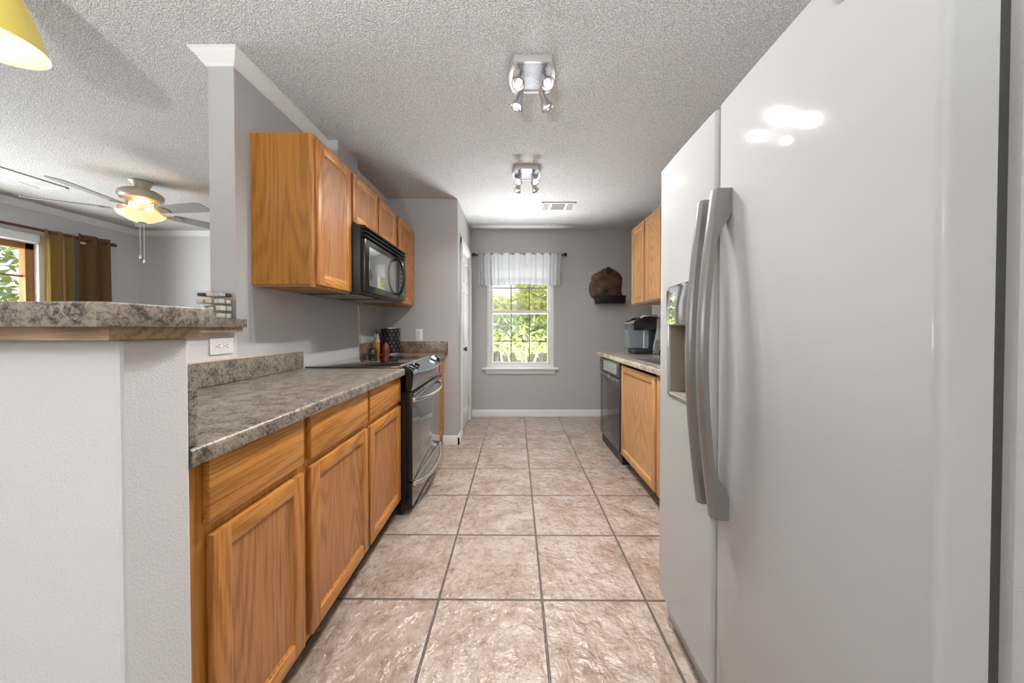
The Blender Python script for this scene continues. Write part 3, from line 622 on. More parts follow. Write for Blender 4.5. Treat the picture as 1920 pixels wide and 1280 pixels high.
upper_cab('tall oak wall cabinet in the far left corner, beyond the microwave', -1.298, UX, 2.799, 3.285, 1.368, 2.128, [(2.84, 3.255)], 1, OAKL, M['oakF'])

# right side cabinets
upper_cab('pale oak wall cabinet with two doors above the coffee maker', 1.528, 1.245, 2.755, 3.46, 1.395, 2.19, [(3.128, 3.445), (2.775, 3.098)], -1, OAKR, M['oakR'])
upper_cab('pale oak wall cabinet mostly hidden behind the refrigerator', 1.528, 1.245, 2.10, 2.752, 1.395, 2.19, [(2.13, 2.735, 1.79, 2.172), (2.13, 2.735, 1.407, 1.765)], -1, OAKR, M['oakR'])
base_cab('pale oak sink base cabinet with two doors beside the dishwasher', 1.527, 0.925, 1.50, 2.79, [(1.53, 2.085), (2.115, 2.775)], [], -1, OAKR, M['oakR'], zdoor=(0.105, 0.85))
B().box(0.925, 1.527, 3.418, 3.436, 0, 0.875).build('end_panel', M['oakR'], None, label='thin pale oak panel closing the counter end beyond the dishwasher', cat='panel', smooth=False)
# right countertop with a real cut-out for the sink
c3 = thing('countertop', 'taupe laminate countertop on the right, under the coffee maker', 'countertop', (1.2, 2.5, 0.876))
b = B(); SX0, SX1, SY0, SY1 = 0.985, 1.40, 1.85, 2.64
b.prism([(0.98, 0.876), (0.882, 0.876)]+[(0.882+0.012*(1-math.cos(k/5*PI/2)), 0.903+0.012*math.sin(k/5*PI/2)) for k in range(6)]+[(0.98, 0.915)], 'Y', 1.42, 3.50)
b.box(0.98, 1.528, SY1, 3.50, 0.876, 0.915); b.box(0.98, 1.528, 1.42, SY0, 0.876, 0.915); b.box(SX1, 1.528, SY0, SY1, 0.876, 0.915)
b.build('worktop', M['lam_right'], c3, smooth=True)
sk = thing('kitchen_sink', 'stainless steel sink set in the right countertop', 'sink', (1.19, 2.25, 0.915))
b = B()
for a in ((SX0-0.03, SX0+0.005, SY0-0.03, SY1+0.03), (SX1-0.005, SX1+0.06, SY0-0.03, SY1+0.03), (SX0, SX1, SY1-0.005, SY1+0.03), (SX0, SX1, SY0-0.03, SY0+0.005)): b.box(*a, 0.9155, 0.921, bev=0.002)
b.build('rim', M['steel'], sk)
b = B(); z = 0.75
b.box(SX0+0.002, SX0+0.006, SY0+0.002, SY1-0.002, z, 0.918); b.box(SX1-0.006, SX1-0.002, SY0+0.002, SY1-0.002, z, 0.918); b.box(SX0+0.002, SX1-0.002, SY1-0.006, SY1-0.002, z, 0.918); b.box(SX0+0.002, SX1-0.002, SY0+0.002, SY0+0.006, z, 0.918); b.box(SX0+0.002, SX1-0.002, SY0+0.002, SY1-0.002, z-0.004, z)
b.box(SX0+0.002, SX1-0.002, 2.235, 2.255, z, 0.905)
b.build('bowl', M['steel'], sk)
b = B(); b.lathe([(0.028, 0), (0.028, 0.012), (0.014, 0.02), (0.012, 0.06)], (1.43, 2.245, 0.9215)); b.tube([(1.43, 2.245, 0.975), (1.43, 2.245, 1.12), (1.40, 2.245, 1.17), (1.33, 2.245, 1.18), (1.27, 2.245, 1.14), (1.265, 2.245, 1.11)], 0.011, 12); b.build('faucet', M['chrome'], sk)

# ================================================================== DISHWASHER
dw = thing('dishwasher', 'black dishwasher with a grey control panel at the far end of the right counter', 'dishwasher', (1.2, 3.1, 0))
B().box(0.925, 1.52, 2.80, 3.41, 0.0, 0.872).build('body', M['black_matte'], dw, smooth=False)
B().box(0.90, 0.924, 2.803, 3.408, 0.105, 0.715, bev=0.004).build('door', M['oven_glass_dw'] if 'oven_glass_dw' in M else simple('black dishwasher door', (0.06, 0.06, 0.062), 0.12, metal=0.35, spec=0.8), dw)
b = B(); b.box(0.893, 0.924, 2.803, 3.408, 0.735, 0.865, bev=0.006); cp = b.build('control_panel', simple('dark grey panel', (0.09, 0.095, 0.10), 0.25, metal=0.3), dw)
B().box(0.8915, 0.8935, 2.86, 3.27, 0.755, 0.845).build('display', M['display'], cp)
for i in range(5): B().box(0.8895, 0.892, 3.30+0.0, 3.312, 0.765+0.016*i, 0.774+0.016*i).build('button', M['black_matte'], cp)
b = B(); b.prism([(0.924, 0.690), (0.900, 0.700), (0.898, 0.716), (0.912, 0.726), (0.924, 0.734)], 'Y', 2.81, 3.40); b.build('handle', simple('grey grip', (0.20, 0.21, 0.22), 0.3, metal=0.4), dw)
b = B(); b.lathe([(0.0, 0), (0.05, 0), (0.05, 0.004), (0.0, 0.006)], (0.8985, 3.1, 0.71), 24, mat=Matrix.Scale(0.45, 4, (0, 0, 1)) @ Matrix.Rotation(-PI/2, 4, 'Y')); b.build('badge', M['steel'], dw)
B().box(0.96, 0.975, 2.803, 3.408, 0.0, 0.10).build('kick_plate', M['black_matte'], dw, smooth=False)

# ================================================================== RANGE
RY0, RY1 = 2.036, 2.796
rg = thing('range', 'black slide-in electric range with bowed chrome handles', 'stove', (-0.95, 2.42, 0))
B().box(-1.285, -0.66, RY0, RY1, 0.05, 0.905).build('body', M['black'], rg, smooth=False)
b = B(); b.box(-1.277, -0.675, RY0-0.008, RY1+0.008, 0.9165, 0.926, bev=0.003); ck = b.build('cooktop', M['black_glass'], rg)
def ringmesh(cx, cy, r, z, w=0.003, n=48):
    t = bmesh.new(); a = [t.verts.new((cx+(r-w)*math.cos(2*PI*k/n), cy+(r-w)*math.sin(2*PI*k/n), z)) for k in range(n)]; c = [t.verts.new((cx+r*math.cos(2*PI*k/n), cy+r*math.sin(2*PI*k/n), z)) for k in range(n)]
    for k in range(n): t.faces.new((a[k], c[k], c[(k+1) % n], a[(k+1) % n]))
    return t
for cx_, cy_, r_ in ((-0.84, 2.23, 0.105), (-0.84, 2.60, 0.085), (-1.12, 2.23, 0.085), (-1.12, 2.60, 0.105)):
    b = B(); b._merge(ringmesh(cx_, cy_, r_, 0.9264), 0); b.build('burner', simple('burner ring', (0.06, 0.06, 0.06), 0.3), ck)
# bowed sloping control panel
def bow(v): return 0.052*(1-(2*v-1)**2)
def cpz(u, v):
    # u 0 back .. 1 front lip
    y = RY0+0.002+(RY1-RY0-0.004)*v
    x = -0.69+(0.068+bow(v))*u; z = 0.930-0.040*u-0.012*u*u
    return Vector((x, y, z))
b = B(); b.grid(cpz, 8, 24)
t = b.build('control_panel', M['panel_blue'], rg, label='glossy steel-blue sloping control panel')
def cpf(u, v):
    y = RY0+0.002+(RY1-RY0-0.004)*v
    x0 = -0.622+bow(v); z = 0.878-0.105*u
    return Vector((x0-(0.004+bow(v)*0.95)*u**1.6, y, z))
b = B(); b.grid(cpf, 8, 24); b.build('panel_skirt', simple('satin silver skirt', (0.36, 0.36, 0.37), 0.25, metal=0.7), rg)
b = B(); b.tube([cpz(1, k/24)+Vector((0.001, 0, 0)) for k in range(25)], 0.0045, 8); b.tube([cpz(0, k/24)+Vector((0, 0, 0.001)) for k in range(25)], 0.004, 8); b.build('chrome_edge', M['chrome'], rg)
# end cheeks of the console
for yy in (RY0, RY1-0.006):
    b = B(); b.prism([(-0.70, 0.925), (-0.66, 0.928), (-0.62, 0.905), (-0.612, 0.88), (-0.62, 0.80), (-0.63, 0.77), (-0.70, 0.77)], 'Y', yy, yy+0.006); b.build('console_end', M['black'], rg)
def knob(v, u=0.5):
    p = cpz(u, v); nrm = Vector((0.45, 0, 0.89)).normalized(); q = nrm.to_track_quat('Z', 'X').to_matrix().to_4x4()
    b = B(); b.lathe([(0.0, 0), (0.023, 0), (0.021, 0.010), (0.0, 0.010)], p, 24, mat=q); 
    b.box(-0.020, 0.020, -0.0075, 0.0075, 0.008, 0.026, bev=0.003, mat=Matrix.Translation(p) @ q)
    k = b.build('knob', M['black_matte'], rg)
    b = B(); b.box(-0.0205, 0.0205, 0.0075, 0.0095, 0.010, 0.0265, mat=Matrix.Translation(p) @ q); b.build('knob_trim', M['chrome'], k)
for v in (0.10, 0.185, 0.815, 0.90): knob(v)
B().box(-0.66, -0.622, RY0+0.004, RY1-0.004, 0.21, 0.765, bev=0.004).build('oven_door', M['black'], rg)
od = bpy.data.objects['oven_door']
B().box(-0.6225, -0.6208, RY0+0.006, RY1-0.006, 0.213, 0.735, bev=0.0005).build('door_glass', M['oven_glass'], od)
b = B(); b.box(-0.6207, -0.6199, RY0+0.16, RY1-0.13, 0.36, 0.62, bev=0.0008); b.build('oven_window', M['oven_window'], od)
b = B()
for i in range(3): b.box(-0.6215, -0.6195, RY0+0.03+0.235*i, RY0+0.25+0.235*i, 0.742, 0.752)
b.build('vent_slot', M['chrome'], od)
def bow_handle(name, parent, z, out, zdrop, r=0.013, n=20):
    P = []; y0, y1 = RY0+0.02, RY1-0.02
    for k in range(n+1):
        v = k/n; s = (1-abs(2*v-1)**2.6)
        P.append(Vector((-0.620+out*s, y0+(y1-y0)*v, z-zdrop*s)))
    b = B(); b.tube(P, [r*(0.75+0.25*math.sin(PI*k/n)) for k in range(n+1)], 12, flat=1.0)
    for k in (0, n): b.box(-0.624, -0.605, P[k].y-0.014, P[k].y+0.014, z-0.012, z+0.016, bev=0.004)
    return b.build(name, M['chrome'], parent)
bow_handle('door_handle', od, 0.715, 0.062, 0.012)
b = B(); b.box(-0.66, -0.624, RY0+0.004, RY1-0.004, 0.055, 0.203, bev=0.004); dr = b.build('drawer', M['black'], rg)
B().box(-0.6245, -0.6228, RY0+0.006, RY1-0.006, 0.058, 0.200, bev=0.0005).build('drawer_front', M['oven_glass'], dr)
bow_handle('drawer_handle', dr, 0.196, 0.055, 0.035)
b = B(); b.box(-0.629, -0.617, RY0+0.02, RY1-0.02, 0.186, 0.206, bev=0.004); b.build('drawer_rail', M['chrome'], dr)
for x_ in (-0.70, -1.24):
    for y_ in (RY0+0.03, RY1-0.03): B().cyl((x_, y_, 0.0), (x_, y_, 0.05), 0.016, n=12).build('foot', M['black_matte'], rg)

# ================================================================== MICROWAVE
MY0, MY1, MZ0, MZ1 = 2.026, 2.786, 1.372, 1.795
mw = thing('microwave', 'black over-the-range microwave with an oval handle', 'microwave', (-1.1, 2.4, MZ0))
B().box(-1.296, -0.93, MY0, MY1, MZ0, MZ1, bev=0.003).build('body', M['black_matte'], mw)
b = B()
for i in range(3): b.prism([(-0.93, MZ1-0.004-0.026*i), (-0.90+0.0*i, MZ1-0.006-0.026*i), (-0.893, MZ1-0.018-0.026*i), (-0.90, MZ1-0.023-0.026*i), (-0.93, MZ1-0.025-0.026*i)], 'Y', MY0, MY1)
b.build('vent_grille', M['black'], mw)
b = B(); b.box(-0.93, -0.900, MY0, MY1-0.175, MZ0+0.012, MZ1-0.084, bev=0.006); md = b.build('door', M['black'], mw)
b = B(); b.box(-0.9005, -0.8985, MY0+0.055, MY1-0.235, MZ0+0.055, MZ1-0.125, bev=0.0008); b.build('door_window', M['mw_glass'], md)
b = B(); b.box(-0.93, -0.9005, MY1-0.173, MY1, MZ0+0.012, MZ1-0.084, bev=0.006); mp = b.build('control_panel', M['black'], mw)
b = B(); b.box(-0.901, -0.8995, MY1-0.14, MY1-0.03, MZ1-0.14, MZ1-0.10); b.build('display', simple('dim display', (0.04, 0.06, 0.05), 0.15), mp)
b = B()
for i in range(6):
    for j in range(3): b.box(-0.9015, -0.9000, MY1-0.135+0.037*j, MY1-0.110+0.037*j, MZ0+0.055+0.035*i, MZ0+0.073+0.035*i)
b.build('keypad', simple('grey key print', (0.14, 0.14, 0.14), 0.5), mp)
P = []
hy = MY1-0.188
for k in range(25):
    v = k/24; s = math.sin(PI*v)**0.6; P.append((-0.898+0.046*s, hy, MZ0+0.045+0.285*v))
b = B(); b.tube(P, 0.011, 12); b.build('handle', M['black'], md)
b = B(); b.box(-1.25, -0.98, MY0+0.06, MY0+0.32, MZ0-0.004, MZ0-0.0005); b.box(-1.25, -0.98, MY1-0.32, MY1-0.06, MZ0-0.004, MZ0-0.0005); b.build('underside_filter', M['steel'], mw)

# ================================================================== REFRIGERATOR
FY0, FYs, FY1, FX = 0.43, 0.940, 1.335, 0.575
fg = thing('refrigerator', 'large light silver side-by-side refrigerator with a water dispenser', 'refrigerator', (FX, FYs, 0))
B().box(FX+0.095, 1.33, FY0, FY1, 0.03, 1.765, bev=0.006).build('body', M['fridge_side'], fg)
def fdoor(b, y0, y1, z0, z1, hole=None):
    """gently crowned door with rolled edges; outline in (x,y) swept in z, with an optional rectangular hole"""
    d = 0.065
    xb = FX+d
    prof = []
    r = 0.012
    for k in range(6):
        a = PI/2*k/5; prof.append((FX+r*(1-math.sin(a)), y0+r*(1-math.cos(a))))
    m = 10
    for k in range(1, m):
        v = k/m; prof.append((FX-0.003*(1-(2*v-1)**2), y0+r+(y1-y0-2*r)*v))
    for k in range(6):
        a = PI/2*(1-k/5); prof.append((FX+r*(1-math.sin(a)), y1-r*(1-math.cos(a))))
    outline = [(xb, y0)]+prof+[(xb, y1)]
    if not hole:
        b.prism(outline, 'Z', z0, z1, bev=0.004); return
    hy0, hy1, hz0, hz1 = hole
    b.prism(outline, 'Z', z0, hz0, bev=0.0); b.prism(outline, 'Z', hz1, z1, bev=0.0)
    def fx(y): v = (y-y0-r)/(y1-y0-2*r); return FX-0.003*(1-(2*v-1)**2)
    L_ = [(xb, y0)]+[p for p in prof if p[1] < hy0]+[(fx(hy0), hy0), (xb, hy0)]
    R_ = [(xb, hy1), (fx(hy1), hy1)]+[p for p in prof if p[1] > hy1]+[(xb, y1)]
    b.prism(L_, 'Z', hz0, hz1); b.prism(R_, 'Z', hz0, hz1)
FZ0, FZ1 = 0.115, 1.782
HO = (1.035, 1.235, 0.925, 1.175)
b = B(); fdoor(b, FYs+0.007, FY1, FZ0, FZ1, HO); fz = b.build('freezer_door', M['fridge'], fg)
b = B(); fdoor(b, FY0, FYs-0.006, FZ0, FZ1); fd = b.build('fridge_door', M['fridge'], fg)
B().box(FX+0.066, FX+0.094, FY0+0.012, FY1-0.012, FZ0+0.01, FZ1-0.02).build('gasket', M['gasket'], fg, smooth=False)
B().box(FX+0.012, FX+0.064, FYs-0.0055, FYs+0.0065, FZ0+0.002, FZ1-0.004).build('seam_shade', M['gasket'], fg, smooth=False)  # dark filler in the door gap, in place of the shade there
b = B(); b.prism([(FX+0.035, 0.012), (FX+0.028, 0.085), (FX+0.040, 0.105), (FX+0.11, 0.105), (FX+0.11, 0.012)], 'Y', FY0+0.02, FY1-0.005, bev=0.002); b.build('base_grille', M['fridge'], fg)
def fhandle(name, parent, y0, y1, xend, xmid):
    P = []; z0, z1 = 0.655, 1.53; n = 32; w2_ = (y1-y0)/2; yc = (y0+y1)/2
    t = bmesh.new(); rings = []
    for k in range(n+1):
        v = k/n; z = z0+(z1-z0)*v; s = math.sin(PI*v); xo = xend+(xmid-xend)*s
        # underside: solid to the door near the ends, open in the middle
        g = min(1, max(0, (min(v, 1-v)-0.07)/0.07)); xi = (FX+0.001)*(1-g)+(xo+0.020)*g
        wy = w2_*(0.9+0.1*s); c = 0.006
        rings.append([t.verts.new(p) for p in ((xo, yc-wy+c*1.5, z), (xo, yc+wy-c*1.5, z), (xo+c, yc+wy, z), (xi, yc+wy, z), (xi, yc-wy, z), (xo+c, yc-wy, z))])
    for i in range(n):
        for k in range(6): t.faces.new((rings[i][k], rings[i][(k+1) % 6], rings[i+1][(k+1) % 6], rings[i+1][k]))
    t.faces.new(rings[0][::-1]); t.faces.new(rings[-1]); bmesh.ops.recalc_face_normals(t, faces=t.faces[:])
    b = B(); b._merge(t, 0); return b.build(name, M['handle_grey'], parent)
fhandle('handle', fd, 0.868, 0.905, 0.532, 0.497)
fhandle('handle', fz, 0.950, 0.983, 0.538, 0.505)
# dispenser
b = B(); b.prism([(1.02, 1.176), (1.25, 1.176), (1.25, 1.295), (1.235, 1.315), (1.02, 1.318)], 'X', FX-0.010, FX-0.0035, bev=0.002); dp = b.build('dispenser_panel', M['disp_mirror'], fz, label='mirror-like dispenser control panel')
for i in range(3): B().box(FX-0.0125, FX-0.0095, 1.212, 1.226, 1.198+0.030*i, 1.214+0.030*i, bev=0.001).build('button', M['chrome'], dp)
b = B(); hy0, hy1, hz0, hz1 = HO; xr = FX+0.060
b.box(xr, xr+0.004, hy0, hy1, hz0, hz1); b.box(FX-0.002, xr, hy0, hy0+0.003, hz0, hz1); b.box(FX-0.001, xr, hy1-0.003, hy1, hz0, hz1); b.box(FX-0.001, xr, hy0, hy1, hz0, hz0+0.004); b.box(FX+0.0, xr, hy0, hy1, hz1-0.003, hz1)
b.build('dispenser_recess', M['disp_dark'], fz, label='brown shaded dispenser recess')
b = B(); b.box(FX+0.01, FX+0.045, 1.10, 1.135, 1.145, 1.172, bev=0.003); b.build('spout', M['white'], fz)
b = B(); b.tube([(FX-0.0045, y, z) for y, z in ((1.018, 0.918), (1.236, 0.918), (1.243, 0.925), (1.243, 1.175))], 0.003, 8); b.build('dispenser_trim', M['chrome'], fz)
b = B(); b.lathe([(0.0, 0), (0.017, 0), (0.016, 0.003), (0, 0.004)], (FX-0.004, 0.565, 1.735), 28, mat=Matrix.Rotation(-PI/2, 4, 'Y')); b.build('badge', M['chrome'], fd)
fg.rotation_euler = (0, 0, math.radians(-2.1))

# ================================================================== CEILING FIXTURES
def spot_fixture(label, cx, cy):
    t = thing('ceiling_spotlight', label, 'ceiling light', (cx, cy, CZ), 'four-headed spotlights on the kitchen ceiling')
    z = CZ
    b = B(); b.prism([(cx-0.075, cy-0.098), (cx+0.075, cy-0.098), (cx+0.055, cy), (cx+0.075, cy+0.098), (cx-0.075, cy+0.098), (cx-0.055, cy)], 'Z', z-0.028, z-0.0005, bev=0.003); b.build('plate', M['fix_plate'], t)
    b = B()
    for s in (-1, 1):
        P = [(cx+s*(0.082+0.024*(1-(2*k/12-1)**2)), cy-0.098+0.196*k/12, z-0.022) for k in range(13)]
        for k in range(12):
            p, q = P[k], P[k+1]
            b.prism([(p[0]-0.008, p[1]), (p[0]+0.008, p[1]), (q[0]+0.008, q[1]), (q[0]-0.008, q[1])], 'Z', z-0.038, z-0.001)
    for s in (-1, 1): b.box(cx-0.085, cx+0.085, cy+s*0.100-0.007, cy+s*0.100+0.007, z-0.034, z-0.001, bev=0.002)
    b.build('frame_rail', M['fix_white'], t)
    for sx, sy, d in ((-1, -1, (-0.25, -0.55, -1)), (1, -1, (0.25, -0.55, -1)), (-1, 1, (-0.30, -0.05, -1)), (1, 1, (0.42, 0.10, -1))):
        p = Vector((cx+sx*0.052, cy+sy*0.060, z-0.028)); d = Vector(d).normalized()
        b = B(); b.cyl(p, p+Vector((0, 0, -0.025)), 0.006); b.cyl(p+Vector((0, 0, -0.018)), p+Vector((0, 0, -0.042)), 0.011, 0.011)
        h0 = p+Vector((0, 0, -0.035)); prof = [(0.0, 0), (0.014, 0.0), (0.016, 0.03), (0.021, 0.045), (0.031, 0.078), (0.032, 0.082), (0.028, 0.080), (0.018, 0.055)]
        q = d.to_track_quat('Z', 'Y').to_matrix().to_4x4()
        b.lathe(prof, h0, 24, mat=q, close=False); hd = b.build('spot_head', M['chrome_warm'], t)
        b = B(); b.lathe([(0.0, 0.066), (0.0165, 0.066), (0.0165, 0.069), (0, 0.069)], h0, 20, mat=q); b.build('lens', M['bulb_white'], hd, label='lit lens')
        l = bpy.data.lights.new('spot_light', 'SPOT'); l.energy = SPOT_W; l.spot_size = math.radians(135); l.spot_blend = 0.8; l.shadow_soft_size = 0.02; l.color = (1, 0.965, 0.93)
        lo = bpy.data.objects.new('spot_light', l); COL.objects.link(lo); lo.location = h0+d*0.085; lo.rotation_euler = (-d).to_track_quat('Z', 'Y').to_euler()
        lo.parent = t; lo.location = lo.location-Vector((cx, cy, CZ))
    l = bpy.data.lights.new('fixture_fill', 'POINT'); l.energy = 0.3; l.shadow_soft_size = 0.06; l.color = (1, 0.98, 0.96)  # bare point light added under the plate to brighten ceiling and walls
    lo = bpy.data.objects.new('fixture_fill', l); COL.objects.link(lo); lo.parent = t; lo.location = (0, 0.0, -0.15)
    return t
SPOT_W = 16
M['fix_plate'] = simple('mottled silver plate', (0.30, 0.31, 0.35), 0.4, metal=0.3, var=0.4, vscale=60)
M['fix_white'] = simple('satin white rail', (0.55, 0.54, 0.52), 0.3, metal=0.3)
M['chrome_warm'] = simple('satin chrome head', (0.55, 0.52, 0.52), 0.22, metal=0.9)
spot_fixture('silver four-headed spotlight on the kitchen ceiling, nearer the camera', 0.094, 1.67)
spot_fixture('silver four-headed spotlight on the kitchen ceiling, nearer the window', 0.108, 2.72)
vt = thing('ceiling_vent', 'small white air vent on the ceiling before the kitchen window', 'vent', (0.47, 3.49, CZ))
def vent(t, x0, x1, y0, y1, secs, along='x', solid_mid=False):
    z = CZ
    b = B(); b.box(x0, x1, y0, y1, z-0.004, z-0.0003); b.build('backing', M['vent_dark'], t, smooth=False)
    b = B(); f = 0.018
    b.box(x0, x1, y0, y0+f, z-0.010, z-0.003, bev=0.002); b.box(x0, x1, y1-f, y1, z-0.010, z-0.003, bev=0.002); b.box(x0, x0+f, y0, y1, z-0.010, z-0.003, bev=0.002); b.box(x1-f, x1, y0, y1, z-0.010, z-0.003, bev=0.002)
    L_ = (x1-x0) if along == 'x' else (y1-y0)
    for c in (0.27, 0.73):
        if along == 'x': b.box(x0+L_*c-0.012, x0+L_*c+0.012, y0, y1, z-0.009, z-0.003)
        else: b.box(x0, x1, y0+L_*c-0.012, y0+L_*c+0.012, z-0.009, z-0.003)
    b.build('frame', M['vent_white'], t)
    b = B()
    for (a, c), cross in zip(((0.0, 0.27), (0.27, 0.73), (0.73, 1.0)), (True, False, True)):
        if along == 'x':
            xa, xb_ = x0+f+(L_-2*f)*a, x0+f+(L_-2*f)*c
            if cross:
                n = 6
                for i in range(n): b.box(xa+(xb_-xa)*(i+0.2)/n, xa+(xb_-xa)*(i+0.6)/n, y0+f, y1-f, z-0.008, z-0.004)
            else:
                n = 7
                for i in range(n): yy = y0+f+(y1-y0-2*f)*(i+0.3)/n; b.box(xa, xb_, yy, yy+0.006, z-0.008, z-0.004)
        else:
            ya, yb_ = y0+f+(L_-2*f)*a, y0+f+(L_-2*f)*c; n = 8
            if solid_mid and not cross: b.box(x0+f, x1-f, ya, yb_, z-0.008, z-0.004); continue
            for i in range(n): b.box(x0+f, x1-f, ya+(yb_-ya)*(i+0.2)/n, ya+(yb_-ya)*(i+0.7)/n, z-0.008, z-0.004)
    b.build('louvre', M['vent_white'], t, smooth=False)
vent(vt, 0.295, 0.645, 3.385, 3.60, 3)
v2 = thing('ceiling_vent', 'long off-white return air vent on the living room ceiling left of the fan', 'vent', (-4.1, 2.7, CZ))
vent(v2, -4.33, -4.06, 2.42, 3.05, 3, 'y', True)

# ceiling fan
FCX, FCY = -3.25, 2.915
fan = thing('ceiling_fan', 'pewter ceiling fan with five grey blades and an amber light bowl', 'ceiling fan', (FCX, FCY, CZ))
b = B(); b.lathe([(0.0, 2.4395), (0.075, 2.4395), (0.078, 2.43), (0.068, 2.42), (0.064, 2.405), (0.054, 2.39), (0.05, 2.365), (0.0, 2.365)], (FCX, FCY, 0), 40); b.build('canopy', M['nickel'], fan)
b = B(); b.lathe([(0.0, 2.375), (0.06, 2.37), (0.105, 2.358), (0.135, 2.338), (0.145, 2.318), (0.143, 2.296), (0.132, 2.278), (0.118, 2.270), (0.06, 2.245), (0.0, 2.24)], (FCX, FCY, 0), 48); mo = b.build('motor', M['nickel'], fan)
b = B()
for k in range(30):
    a = 2*PI*k/30; 
    p = Vector((FCX+0.112*math.cos(a), FCY+0.112*math.sin(a), 2.265)); q = Vector((FCX+0.070*math.cos(a), FCY+0.070*math.sin(a), 2.247)); b.cyl(p, q, 0.0035, n=6)
b.build('vent_rib', simple('cream rib', (0.62, 0.52, 0.38), 0.5), mo)
b = B(); b.lathe([(0.0, 2.25), (0.045, 2.25), (0.045, 2.20), (0.052, 2.19), (0.052, 2.175), (0.0, 2.175)], (FCX, FCY, 0), 32); b.build('switch_housing', M['nickel'], fan)
for i in range(5):
    a = math.radians(208+72*i); ca, sa = math.cos(a), math.sin(a)
    R_ = Matrix.Translation((FCX, FCY, 2.185)) @ Matrix.Rotation(a, 4, 'Z') @ Matrix.Rotation(math.radians(-11), 4, 'X')
    t = bmesh.new(); prof = [(0.20, 0.05), (0.24, 0.058), (0.45, 0.066), (0.60, 0.068), (0.64, 0.062), (0.655, 0.045)]
    up = [(x_, y_) for x_, y_ in prof]; pts = up+[(x_, -y_) for x_, y_ in reversed(up)]
    b = B(); b.prism(pts, 'Z', -0.003, 0.003); bmesh.ops.transform(b.bm, matrix=R_, verts=b.bm.verts); bl = b.build('blade', M['blade'], fan)
    b = B(); b.prism([(0.05, 0.012), (0.14, 0.012), (0.18, 0.035), (0.24, 0.045), (0.27, 0.0), (0.24, -0.045), (0.18, -0.035), (0.14, -0.012), (0.05, -0.012)], 'Z', -0.009, -0.004)
    b.box(0.06, 0.14, -0.012, 0.012, -0.006, 0.05)
    bmesh.ops.transform(b.bm, matrix=R_, verts=b.bm.verts); b.build('blade_iron', M['nickel'], bl)
b = B()
def wv(r, z, a): s = 0.5+0.5*math.cos(6*a+0.6); k = (r/0.15)**2; return r*(1+0.05*s*k), z+0.018*(s-0.5)*k
b.lathe([(0.148, 2.160), (0.142, 2.145), (0.115, 2.128), (0.085, 2.105), (0.050, 2.088), (0.0, 2.082)], (FCX, FCY, 0), 60, wave=wv, close=False)
b.lathe([(0.0, 2.086), (0.048, 2.092), (0.082, 2.109), (0.112, 2.132), (0.139, 2.149), (0.148, 2.160)], (FCX, FCY, 0), 60, wave=wv, close=False)
b.build('light_bowl', M['amber'], fan, label='amber glass light bowl with a wavy rim')
b = B(); b.lathe([(0, 2.17), (0.012, 2.165), (0.024, 2.14), (0.022, 2.12), (0, 2.11)], (FCX+0.03, FCY-0.02, 0), 20); b.build('bulb', M['bulb_warm'], fan)
b = B(); b.lathe([(0, 2.086), (0.035, 2.083), (0.032, 2.076), (0.01, 2.07), (0, 2.068)], (FCX, FCY, 0), 24); b.build('finial', M['nickel'], fan)
for dx, zb in ((-0.015, 1.80), (0.02, 1.765)):
    b = B(); b.cyl((FCX+dx, FCY, 2.075), (FCX+dx, FCY, zb), 0.0016, n=6); ch = b.build('pull_chain', M['white'], fan)
    b = B(); b.lathe([(0, 0.03), (0.004, 0.028), (0.008, 0.01), (0.006, 0), (0, -0.004)], (FCX+dx, FCY, zb-0.03), 16); b.build('pull_knob', simple('clear bead', (0.8, 0.82, 0.84), 0.1, metal=0.3), ch)
pl = bpy.data.lights.new('fan_glow', 'POINT'); pl.energy = 4; pl.color = (1, 0.80, 0.55); pl.shadow_soft_size = 0.05
plo = bpy.data.objects.new('fan_glow', pl); COL.objects.link(plo); plo.location = (0.03, -0.02, 2.19-CZ); plo.parent = fan

# pendant lamp, upper left corner
PX, PY, PZ = -1.72, 1.09, 2.10
pn = thing('pendant_lamp', 'yellow glass cone pendant lamp with a lit bulb, top left corner', 'lamp', (PX, PY, CZ))
b = B(); b.lathe([(0.130, PZ), (0.128, PZ+0.006), (0.110, PZ+0.07), (0.090, PZ+0.14), (0.068, PZ+0.20), (0.03, PZ+0.215)], (PX, PY, 0), 48, close=False); sh = b.build('shade', M['yellow_glass'], pn)
b = B(); b.lathe([(0.029, PZ+0.212), (0.064, PZ+0.196), (0.086, PZ+0.138), (0.106, PZ+0.069), (0.124, PZ+0.006), (0.130, PZ)], (PX, PY, 0), 48, close=False); b.build('shade_lining', M['cream_glass'], sh, label='cream inside of the shade')
b = B(); b.lathe([(0, PZ+0.035), (0.025, PZ+0.042), (0.034, PZ+0.065), (0.03, PZ+0.09), (0.016, PZ+0.12), (0.016, PZ+0.15), (0, PZ+0.15)], (PX, PY, 0), 24); b.build('bulb', M['bulb_warm'], pn)
b = B(); b.lathe([(0, CZ-0.0005), (0.055, CZ-0.0005), (0.05, CZ-0.02), (0.012, CZ-0.03), (0.012, PZ+0.225), (0.034, PZ+0.22), (0.034, PZ+0.20), (0, PZ+0.20)], (PX, PY, 0), 24); b.build('stem', M['nickel'], pn)
pl = bpy.data.lights.new('pendant_glow', 'POINT'); pl.energy = 0.5; pl.color = (1, 0.88, 0.7); pl.shadow_soft_size = 0.04
plo = bpy.data.objects.new('pendant_glow', pl); COL.objects.link(plo); plo.location = (0, 0, PZ+0.02-CZ); plo.parent = pn
